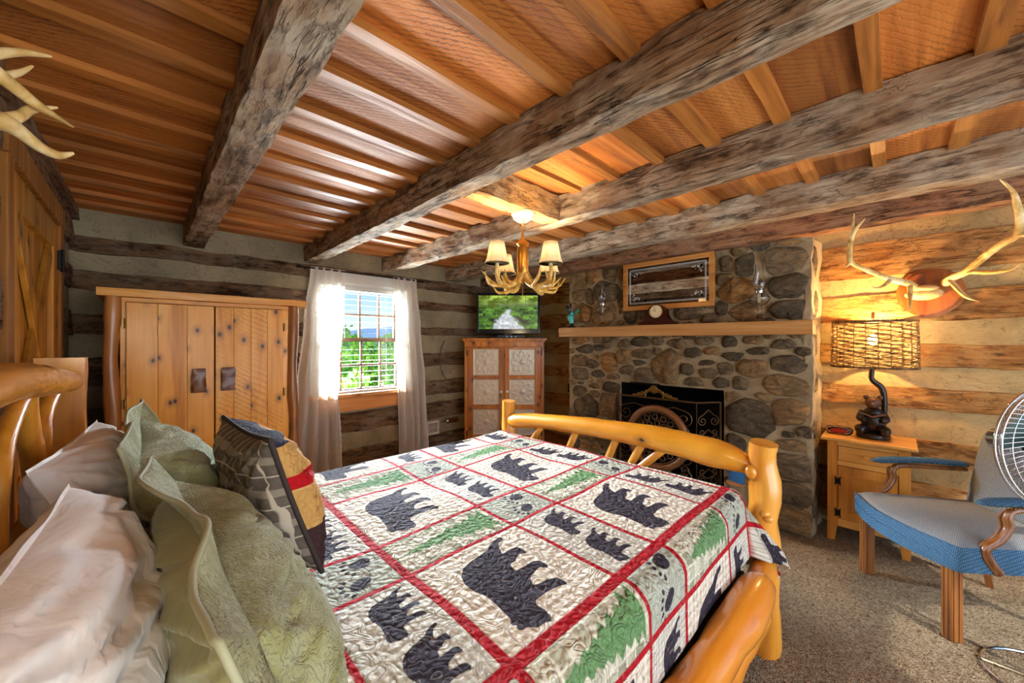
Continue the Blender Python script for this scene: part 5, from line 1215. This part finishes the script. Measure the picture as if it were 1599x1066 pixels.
part(MB().lathe([(0, 0), (.050, 0), (.062, .014), (.064, .034), (.050, .050), (0, .056)], 24, (3.42, .275, .686), .62, 1.15), 'body', m_black, al, smooth=True)
part(MB().tube([(3.381-.012*cos(a)*0+.02*abs(cos(a))**2, .275+.064*cos(a), .716+.024*sin(a)) for a in [2*PI*k/28 for k in range(29)]], .003, 6, caps=False), 'silver_rim', m_chrome, al, smooth=True)
part(MB().prism([(.275+.046*cos(t), .714+.014*sin(t)) for t in [2*PI*k/20 for k in range(20)]], 3.376, 3.382, 'x'), 'display', plain('dim_red_display', '#3a0c0a', .25, .5, 0, '#a01410', .35), al)

# bear lamp
BL = Vector((3.44, .107, .686))
lamp = thing('bear_lamp', 'table lamp of a dark bear reading a book beneath an oval woven wicker shade', 'lamp', BL)
m_bear = plain('dark_resin_bear', '#231812', .3, .5); m_bear2 = plain('brown_resin_highlight', '#5b3b26', .4, .4)
def B(x, y, z): return BL+Vector((-x, y, z))      # x toward the bed
part(MB().lathe([(0, 0), (.082, 0), (.085, .008), (.083, .026), (.074, .034), (0, .036)], 30, BL, .9, 1.0).ball(B(0, 0, .028), (.070, .074, .014), 2, nz=.3, fr=9), 'lamp_base', m_bear, lamp, smooth=True)
bb_ = MB(); B0_ = B
def B(x, y, z): return B0_(x*1.3, y*1.3, (z-.03)*1.36+.03)
bb_.ball(B(-.005, 0, .085), (0.0520, 0.0572, 0.0798), 3, nz=.08); bb_.ball(B(.005, 0, .125), (0.0416, 0.0494, 0.0466), 3, nz=.08)
for s_ in (-1, 1):
    limb(bb_, [B(.0, s_*.025, .050), B(.040, s_*.045, .052), B(.045, s_*.040, .036)], [0.0338, 0.0312, 0.0221], 4, 10, .1, s_); bb_.ball(B(.050, s_*.044, .046), (0.0169, 0.0234, 0.0293), 2)
    limb(bb_, [B(.0, s_*.036, .130), B(.02, s_*.048, .100), B(.038, s_*.030, .098)], [0.0221, 0.0208, 0.0156], 4, 10, .1, s_)
part(bb_, 'bear_body', m_bear, lamp, smooth=True)
hd_ = MB().ball(B(.012, 0, .178), (0.0390, 0.0403, 0.0386), 3, nz=.06).ball(B(.040, 0, .168), (0.0208, 0.0182, 0.0173), 2).ball(B(.054, 0, .173), (0.0065, 0.0078, 0.0053), 1)
for s_ in (-1, 1): hd_.ball(B(.006, s_*.026, .204), (0.0078, 0.0143, 0.0160), 2)
part(hd_, 'bear_head', m_bear2, lamp, smooth=True); part(MB().ball(B(.037, .012, .183), .003, 1).ball(B(.037, -.012, .183), .003, 1), 'eyes', m_black, lamp)
bk = MB()
for s_ in (-1, 1):
    pts = [(0, .118, 0), (s_*.020, .126, 0), (s_*.048, .122, 0)]
    for k in range(2): a, b = pts[k], pts[k+1]; bk.add([B(.040, a[0], a[1]-.010), B(.040, b[0], b[1]-.010+.012*k), B(.066, b[0], b[1]-.004+.012*k), B(.066, a[0], a[1]-.004), B(.040, a[0], a[1]-.004), B(.040, b[0], b[1]-.004+.012*k), B(.066, b[0], b[1]+.002+.012*k), B(.066, a[0], a[1]+.002)], [(0, 1, 2, 3), (7, 6, 5, 4), (0, 4, 5, 1), (1, 5, 6, 2), (2, 6, 7, 3), (3, 7, 4, 0)])
part(bk, 'book', plain('open_book_resin', '#7b5740', .5), lamp)
tk = MB(); limb(tk, [B(-.030, -.032, .02), B(-.028, -.040, .12), B(-.028, -.040, .20), B(-.026, -.030, .250), B(-.020, -.006, .275), B(-.015, .006, .295), B(-.012, .004, .33), B(-.01, .0, .35)], [.018, .016, .016, .017, .016, .014, .013, .012], 5, 12, .2, 3)
part(tk, 'trunk_stem', m_bear, lamp, smooth=True)
part(MB().tube([B(-.01, 0, .34), B(-.01, 0, .60)], .004, 6).box(BL.x+.008-.007, BL.x+.008+.007, BL.y-.009, BL.y+.009, 1.47, 1.515, .002), 'harp_and_finial', m_bear2, lamp)
wk = MB(); rx, ry, zb_, zt_ = .160, .205, 1.150, 1.452
rows_ = 40
for j in range(rows_):
    z = zb_+.008+(zt_-zb_-.016)*j/(rows_-1); k_ = 1.02-.03*(j/rows_); pts = []
    n = 88
    for i in range(n+1):
        a = 2*PI*i/n; wv = .0045*(1 if j % 2 else -1)*cos(a*22); pts.append((BL.x+(rx*k_+wv)*cos(a), BL.y+(ry*k_+wv)*sin(a), z+.0016*sin(a*9+j*1.7)+.002*noise.noise(Vector((a*2, j, 0)))))
    wk.tube(pts, .0026+.0008*((j*37) % 3)/2, 4, caps=False)
sh_ = part(wk, 'wicker_shade', None, lamp)
M = Mat('dark_wicker', .6, .3); M.col(M.ramp(M.noise(M.co((1, 1, 1)), 30, 3), [(.35, srgb('#4a3018')), (.6, srgb('#8d6b3c'))])); sh_.data.materials.append(M.m); m_wick = M.m
sb = MB()
for i in range(22): a = 2*PI*(i+.5)/22; sb.tube([(BL.x+rx*1.02*cos(a), BL.y+ry*1.02*sin(a), zb_), (BL.x+rx*.99*cos(a), BL.y+ry*.99*sin(a), zt_)], .0035, 5)
for z, k_ in ((zb_, 1.025), (zb_+.006, 1.03), (zt_, .995), (zt_-.006, 1.0)):
    for ph in (0, PI): sb.tube([(BL.x+(rx*k_+.003*cos(a*30+ph))*cos(a), BL.y+(ry*k_+.003*cos(a*30+ph))*sin(a), z+.003*sin(a*30+ph)) for a in [2*PI*i/120 for i in range(121)]], .0035, 5, caps=False)
o = sb.build('shade_stakes', m_wick, sh_)
M = Mat('parchment_liner', .8, .1); tl = M.N('ShaderNodeBsdfTranslucent'); tl.inputs[0].default_value = srgb('#d8b274'); M.col(srgb('#f2ddb0')); mx = M.N('ShaderNodeMixShader'); mx.inputs[0].default_value = .65
tr = M.N('ShaderNodeBsdfTransparent'); m2 = M.N('ShaderNodeMixShader'); m2.inputs[0].default_value = .24
M.L(M.b.outputs[0], mx.inputs[1]); M.L(tl.outputs[0], mx.inputs[2]); M.L(tr.outputs[0], m2.inputs[1]); M.L(mx.outputs[0], m2.inputs[2]); M.L(m2.outputs[0], M.n['Material Output'].inputs[0])
part(MB().lathe([(1.0, zb_+.01), (.97, zt_-.01)], 48, (BL.x, BL.y, 0), rx*.955, ry*.965), 'shade_liner', M.m, lamp, smooth='all', fixn=False)
bo = part(MB().ball((BL.x+.01, BL.y, 1.33), (.026, .026, .034), 3), 'bulb', plain('lit_bulb', '#fff0c8', .3, .3, 0, '#ffdd98', 22), lamp, smooth=True)
light('bear_lamp_light', 'POINT', (BL.x+.01, BL.y, 1.375), 46, (1, .60, .23), radius=.03)

# ================================================================== ARMCHAIR (front faces the bed and window)
chair = thing('armchair', 'open arm chair with blue-grey woven upholstery and carved walnut arms and legs', 'chair', (2.91, -.23, 0), math.atan2(.59, .806))
M = Mat('warm_lit_weave', .8, .25)
v = M.co((1, 1, 1), rot=(.6, .5, .78), rnd=False); ch_ = M.N('ShaderNodeTexBrick'); M.L(v, ch_.inputs['Vector']); ch_.inputs['Scale'].default_value = 95; ch_.inputs['Mortar Size'].default_value = .16; ch_.inputs['Brick Width'].default_value = .9; ch_.inputs['Row Height'].default_value = .5
ch_.inputs['Color1'].default_value = srgb('#93928c'); ch_.inputs['Color2'].default_value = srgb('#aaa496'); ch_.inputs['Mortar'].default_value = srgb('#5f666c')
M.col(ch_.outputs[0]); M.bump(ch_.outputs['Fac'], -.5, .003); m_weave_warm = M.m  # chair cloth with the warm lamp light put into its colour
M = Mat('cool_lit_weave', .8, .25); ch_ = M.N('ShaderNodeTexBrick'); M.L(M.co((1, 1, 1), rot=(.6, .5, .78), rnd=False), ch_.inputs['Vector']); ch_.inputs['Scale'].default_value = 95; ch_.inputs['Mortar Size'].default_value = .16; ch_.inputs['Brick Width'].default_value = .9; ch_.inputs['Row Height'].default_value = .5
ch_.inputs['Color1'].default_value = srgb('#4c7491'); ch_.inputs['Color2'].default_value = srgb('#5f88a5'); ch_.inputs['Mortar'].default_value = srgb('#2c4a62'); M.col(ch_.outputs[0]); M.bump(ch_.outputs['Fac'], -.5, .003); m_weave_cool = M.m  # same chair cloth, cool light on the front put into its colour
# seat: bowed front
def seat(z0, z1, grow=0.0, dome=0.0):
    n = 14; out = [(-.285-grow, .30), (-.24, -.26), (.24, -.26), (.285+grow, .30)]
    prof_ = [(-.30, .235), (-.302, .262), (-.290, .279)]+[(-.30+.60*i/n, .275+.065*sin(PI*i/n)) for i in range(1, n)]+[(.290, .279), (.302, .262), (.30, .235), (.285, .0), (.25, -.27), (-.25, -.27), (-.285, .0)]
    vs = []; m = len(prof_); c = Vector((0, 0)); fs = []
    lv = [(1.0, z0), (1.012, z0+(z1-z0)*.35), (1.0, z0+(z1-z0)*.55), (1.012, z0+(z1-z0)*.8), (.985, z1), (.90, z1+dome*.5), (.6, z1+dome*.9), (.25, z1+dome)]
    for s_, z in lv:
        for (x, y) in prof_: vs.append((x*s_, y*s_, z))
    for j in range(len(lv)-1):
        for i in range(m): a = j*m+i; b = j*m+(i+1) % m; fs.append((a, b, b+m, a+m))
    fs.append(tuple(range(m))[::-1]); fs.append(tuple((len(lv)-1)*m+i for i in range(m)))
    return MB().add(vs, fs)
st_ = seat(.325, .432, dome=.035); so_ = st_.build('seat', m_weave_cool, chair, smooth=True); so_.data.materials.append(m_weave_warm)
for p in so_.data.polygons:
    if p.center.z > .43: p.material_index = 1  # seat top gets the warm-lit cloth colour, front and sides the cool-lit one
n = 14; fe = [(-.30+.60*i/n, .275+.065*sin(PI*i/n)) for i in range(n+1)]
for z in (.434, .378): MB().tube([(x*1.002, y*1.006, z) for x, y in fe], .004, 6).build('welt', m_weave_cool, chair)
for x, y, s_ in ((.245, .25, 1), (-.245, .25, -1)):
    lg = MB().box(x-.024, x+.024, y-.024, y+.024, 0, .35, .004)
    for k in (-1, 1): lg.box(x+k*.010-.004, x+k*.010+.004, y+.023, y+.027, .0, .33, .0015).box(x+s_*.023 if s_ > 0 else x-.027, x+.027 if s_ > 0 else x-.023, y+k*.010-.004, y+k*.010+.004, 0, .33, .0015)
    lg.build('leg', m_walnut, chair)
for x in (-.20, .20): MB().tube([(x, -.25, .36), (x, -.265, .18), (x, -.30, .0)], [.026, .022, .018], 4).build('leg', m_walnut, chair)
# back: a reclined upholstered panel with a rounded outline
vs = []; fs = []; nu, nv = 16, 18
for side in (1, -1):
    for j in range(nv+1):
        for i in range(nu+1):
            u = -1+2*i/nu; t = j/nv; z = .40+.50*t; hw = .235+.035*t if t < .8 else (.235+.035*t)*(1-.18*((t-.8)/.2)**2)
            zz = z-.05*(abs(u)**3)*(t**4); y0 = -.24-.13*t-.02*u*u*0; pf = .045*((1-abs(u)**4)*(1-abs(2*t-1)**6)+.25)
            vs.append((u*hw, y0+side*pf+(.018*u*u if side > 0 else 0), zz))
K_ = (nu+1)*(nv+1)
for s0_ in (0, 1):
    for j in range(nv):
        for i in range(nu): a = s0_*K_+j*(nu+1)+i; q = (a, a+1, a+nu+2, a+nu+1); fs.append(q[::-1] if s0_ == 0 else q)
bd = [j*(nu+1) for j in range(nv+1)]+[nv*(nu+1)+i for i in range(1, nu+1)]+[j*(nu+1)+nu for j in range(nv-1, -1, -1)]
for a, b in zip(bd, bd[1:]): fs.append((a, b, b+K_, a+K_))
MB().add(vs, fs).build('backrest', m_weave_warm, chair, smooth=True)
for s_ in (-1, 1):
    ax = s_*.292
    pad = MB(); n = 12
    pp = [(ax+s_*.002*0, .19-.46*i/n, .630+.010*sin(PI*i/n)-.0*i) for i in range(n+1)]
    pad.tube(pp, [.012]+[.026]*(n-1)+[.020], 12, sq=.55); pad.v = [(x, y, .633+(z-.633)*1.25) for x, y, z in pad.v]; a_ = pad.build('arm_pad', m_weave_cool, chair, smooth=True)
    nl = MB()
    for k in range(30):
        for sx_ in (-1, 1): nl.ball((ax+sx_*.0255, .175-.43*k/29, .622), .0035, 1)
    nl.build('nailheads', m_brass, a_)
    ar = MB(); P = smooth_path([(ax, -.27, .600), (ax, -.05, .606), (ax, .06, .604), (ax, .088, .575), (ax, .085, .53), (ax, .115, .475), (ax-s_*.002, .165, .43), (ax-s_*.004, .150, .375), (ax-s_*.006, .115, .33)], 5)
    ar.tube(P, lerp_r([.012, .013, .015, .017, .016, .017, .021, .020], len(P)), 10, sq=1.0); ar.build('arm', m_walnut, chair, smooth=True)
    for k in (-1, 1):
        q = [(x+k*.012, y+.018, z) for x, y, z in P[12:]]; MB().tube(q, .005, 6).build('arm_bead', m_walnut, chair, smooth=True)
# ================================================================== FAN
FC = Vector((2.474, -.434, .915)); fan = thing('pedestal_fan', 'chrome wire pedestal fan at the right edge beside the armchair', 'fan', (FC.x, FC.y, 0))
nrm = Vector((-AX, -AY, .05)).normalized(); ux_ = nrm.cross(Vector((0, 0, 1))).normalized(); uy_ = ux_.cross(nrm)
def fp3(r, a, d): return FC+ux_*r*cos(a)+uy_*r*sin(a)+nrm*d
R0 = .235
for s_, nm in ((1, 'front_guard'), (-1, 'rear_guard')):
    gd = MB(); 
    for i in range(72):
        a = 2*PI*i/72; sw = .42*s_
        gd.tube([fp3(.045+(R0-.045)*t, a+sw*(1-t), s_*(.012+.062*(1-t**2.4))) for t in (0, .2, .4, .6, .8, .93, 1)], .0016, 4, caps=False)
    for r in (.10, .165, .215): t = (r-.045)/(R0-.045); gd.tube([fp3(r, 2*PI*k/48, s_*(.012+.062*(1-t**2.4))) for k in range(49)], .0018, 4, caps=False)
    gd.tube([fp3(R0, 2*PI*k/64, s_*.010) for k in range(65)], .0042, 8, caps=False)
    o = part(gd, nm, m_chrome, fan, smooth='all')
    dm = [fp3(.0, 0, s_*.080)]+[fp3(.046, 2*PI*k/24, s_*.073) for k in range(24)]
    MB().add(dm, [(0, 1+k, 1+(k+1) % 24) for k in range(24)]).build('badge_disc', m_chrome, o, fixn=False)
for a in (PI*.80, PI*1.12, PI*1.33): part(MB().tube([fp3(R0+.002, a, -.018), fp3(R0+.006, a, .018)], .006, 8).tube([fp3(R0, a, .012), fp3(R0+.022, a, .012)], .0035, 6), 'guard_clip', m_chrome, fan)
for k in range(4):
    a0 = k*PI/2+.4; vs = []; fs = []
    for j in range(7):
        t = j/6; r = .04+.165*t; 
        for i in range(5): q = (i/4-.5)*(.5+.45*t); vs.append(fp3(r*(1-.03*abs(q)*2), a0+q, .028*q*2*(1-.3*t)-.004))
    for j in range(6):
        for i in range(4): a = j*5+i; fs.append((a, a+1, a+6, a+5))
    o = part(MB().add(vs, fs), 'blade', plain('dark_green_blade', '#1f3a35', .3, .5, .4), fan, smooth='all', fixn=False)
part(MB().tube([fp3(0, 0, -.03), fp3(0, 0, .03)], .04, 16), 'hub', m_black, fan, smooth=True)
part(MB().tube([fp3(0, 0, -.07), fp3(0, 0, -.19)], [.055, .045], 18), 'motor', m_chrome, fan, smooth=True)
pc = FC-nrm*.0+Vector((0, 0, -.19)); part(MB().tube([(pc.x, pc.y, pc.z+.02), (pc.x, pc.y, .02)], .012, 12), 'pole', m_chrome, fan, smooth=True)
part(MB().tube([(pc.x+.19*cos(2*PI*k/40), pc.y+.19*sin(2*PI*k/40), .009) for k in range(41)], .006, 8, caps=False).tube([(pc.x-.19, pc.y, .011), (pc.x+.19, pc.y, .011)], .006, 6).tube([(pc.x, pc.y-.19, .011), (pc.x, pc.y+.19, .011)], .006, 6), 'base_ring', m_chrome, fan, smooth=True)

# ================================================================== ANTLERS
ea = thing('elk_antler_mount', 'elk antlers on a reddish wooden plaque on the log wall above the bear lamp', 'antlers', (3.58, -.15, 1.64))
m_plq = wood('plaque_cherry', 'z', '#5e2a10', '#97501f', '#ae682e', rough=.25, grain=20, coat=.7, tone=.05)
pq = [(.148*sin(a)*(1+.06*cos(3*a)), .155*cos(a)-.015*cos(2*a)) for a in [2*PI*k/40 for k in range(40)]]
part(MB().prism([(-.150+a, 1.640+b) for a, b in pq], 3.578, 3.602, 'x').prism([(-.150+a*.86, 1.640+b*.86) for a, b in pq], 3.566, 3.580, 'x'), 'plaque', m_plq, ea, smooth=True)
part(MB().ball((3.545, -.122, 1.625), (.045, .085, .042), 3, nz=.10, fr=3).ball((3.52, -.125, 1.655), (.03, .06, .022), 3, nz=.1), 'skull_cap', m_bone, ea, smooth=True)
def W(u, v, X): y, z = (lambda r: ((-r*AX+AY)*(X/(r*AY+AX)), 1.32+(533-v)/F_PX*(X/(r*AY+AX))))((u-799.5)/F_PX); return (X, y, z)
def antler(mb, segs, k0=0):
    for i, (pts, rads) in enumerate(segs): limb(mb, pts, rads, 7, 12, .16, i+k0)
al_ = MB(); antler(al_, [
    ([W(1430, 450, 3.53), W(1418, 442, 3.46), W(1400, 438, 3.38), W(1375, 430, 3.30), W(1352, 421, 3.22), W(1330, 410, 3.15), W(1327, 395, 3.11), W(1329, 375, 3.06), W(1337, 357, 3.01), W(1351, 341, 2.98)], [.022, .020, .017, .015, .013, .014, .014, .013, .010, .002]),
    ([W(1421, 444, 3.47), W(1421, 465, 3.38), W(1421, 484, 3.30)], [.014, .011, .002]),
    ([W(1392, 436, 3.35), W(1380, 446, 3.29), W(1368, 450, 3.23), W(1361, 446, 3.19)], [.013, .010, .006, .002]),
    ([W(1329, 408, 3.15), W(1323, 414, 3.12), W(1321, 416, 3.10)], [.010, .007, .004]),
    ([W(1330, 372, 3.06), W(1332, 350, 3.01), W(1334, 333, 2.96)], [.010, .007, .002])])
part(al_, 'left_antler', m_antler, ea, smooth=True)
ar_ = MB(); antler(ar_, [
    ([W(1476, 442, 3.53), W(1488, 433, 3.46), W(1508, 424, 3.38), W(1535, 402, 3.30), W(1562, 382, 3.21), W(1588, 366, 3.13), W(1593, 345, 3.07), W(1588, 318, 3.01), W(1580, 297, 2.97), W(1561, 280, 2.93)], [.024, .022, .020, .019, .018, .019, .017, .014, .009, .002]),
    ([W(1508, 424, 3.38), W(1545, 425, 3.27), W(1575, 422, 3.19), W(1594, 411, 3.14)], [.014, .011, .008, .002]),
    ([W(1484, 438, 3.46), W(1497, 453, 3.40), W(1510, 464, 3.35), W(1529, 471, 3.30)], [.014, .012, .008, .002]),
    ([W(1589, 366, 3.13), W(1620, 360, 3.08), W(1660, 340, 3.02)], [.018, .014, .003]),
    ([W(1583, 303, 2.98), W(1571, 285, 2.91)], [.009, .002])])
part(ar_, 'right_antler', m_antler, ea, smooth=True)
# antlers over the headboard, mostly outside the picture
la = thing('headboard_antlers', 'pale antler tines reaching in above the headboard from the left wall', 'antlers', (-.30, 1.1, 1.75))
def Wd(u, v, d): l = (u-799.5)/F_PX*d; return (l*AY+d*AX, -l*AX+d*AY, 1.32+(533-v)/F_PX*d)
lb = MB(); antler(lb, [
    ([Wd(-130, 150, .62), Wd(-60, 95, .66), Wd(-10, 84, .70), Wd(35, 82, .74), Wd(80, 88, .78)], [.016, .011, .009, .007, .002]),
    ([Wd(-60, 100, .66), Wd(-5, 118, .70), Wd(28, 114, .73), Wd(51, 103, .75)], [.010, .008, .006, .002]),
    ([Wd(-120, 60, .60), Wd(-40, 90, .66), Wd(15, 130, .70), Wd(60, 165, .74), Wd(115, 199, .78)], [.016, .014, .012, .010, .002]),
    ([Wd(-130, 150, .60), Wd(-50, 178, .66), Wd(0, 188, .70), Wd(30, 205, .73), Wd(60, 228, .76), Wd(90, 242, .79), Wd(115, 239, .81)], [.020, .019, .018, .014, .011, .009, .003]),
    ([Wd(8, 188, .71), Wd(32, 180, .73), Wd(50, 170, .75), Wd(90, 168, .78)], [.014, .010, .008, .002]),
    ([Wd(-130, 150, .60), Wd(-170, 110, .50), (-.335, 1.0, 1.80)], [.020, .022, .024])])
part(lb, 'antler', m_antler, la, smooth=True)
part(MB().ball((-.315, 1.0, 1.78), (.03, .06, .05), 2, nz=.1), 'mounting_boss', m_plq, la, smooth=True)

# brochure on an upright log by the hearth
fl_ = thing('firewood_log', 'pale upright firewood log at the right end of the hearth', 'log', (2.99, .79, .05))
part(MB().tube([(2.99, .79, .05+.27*i/8) for i in range(9)], .072, 14, wob=.12, seed=5), 'bark', wood('firewood_bark', 'z', '#4a3826', '#84694c', '#a08660', rough=.8, grain=14, bumpy=.6), fl_, smooth=True)
part(MB().tube([(2.99, .79, .320), (2.99, .79, .324)], .064, 14), 'cut_end', m_sill, fl_)
br = MB().box(-.055, .055, -.002, .002, 0, .12)
bo_ = tag(br.build('brochure', plain('blue_brochure', '#1d5c93', .4, .4)), 'small blue folded brochure standing on the upright firewood log', 'brochure'); y_, z_ = px2s(1152, 755)[:2]
bo_.location = (2.99, .79, .324); bo_.rotation_euler = (.15, 0, PI/2-.3)
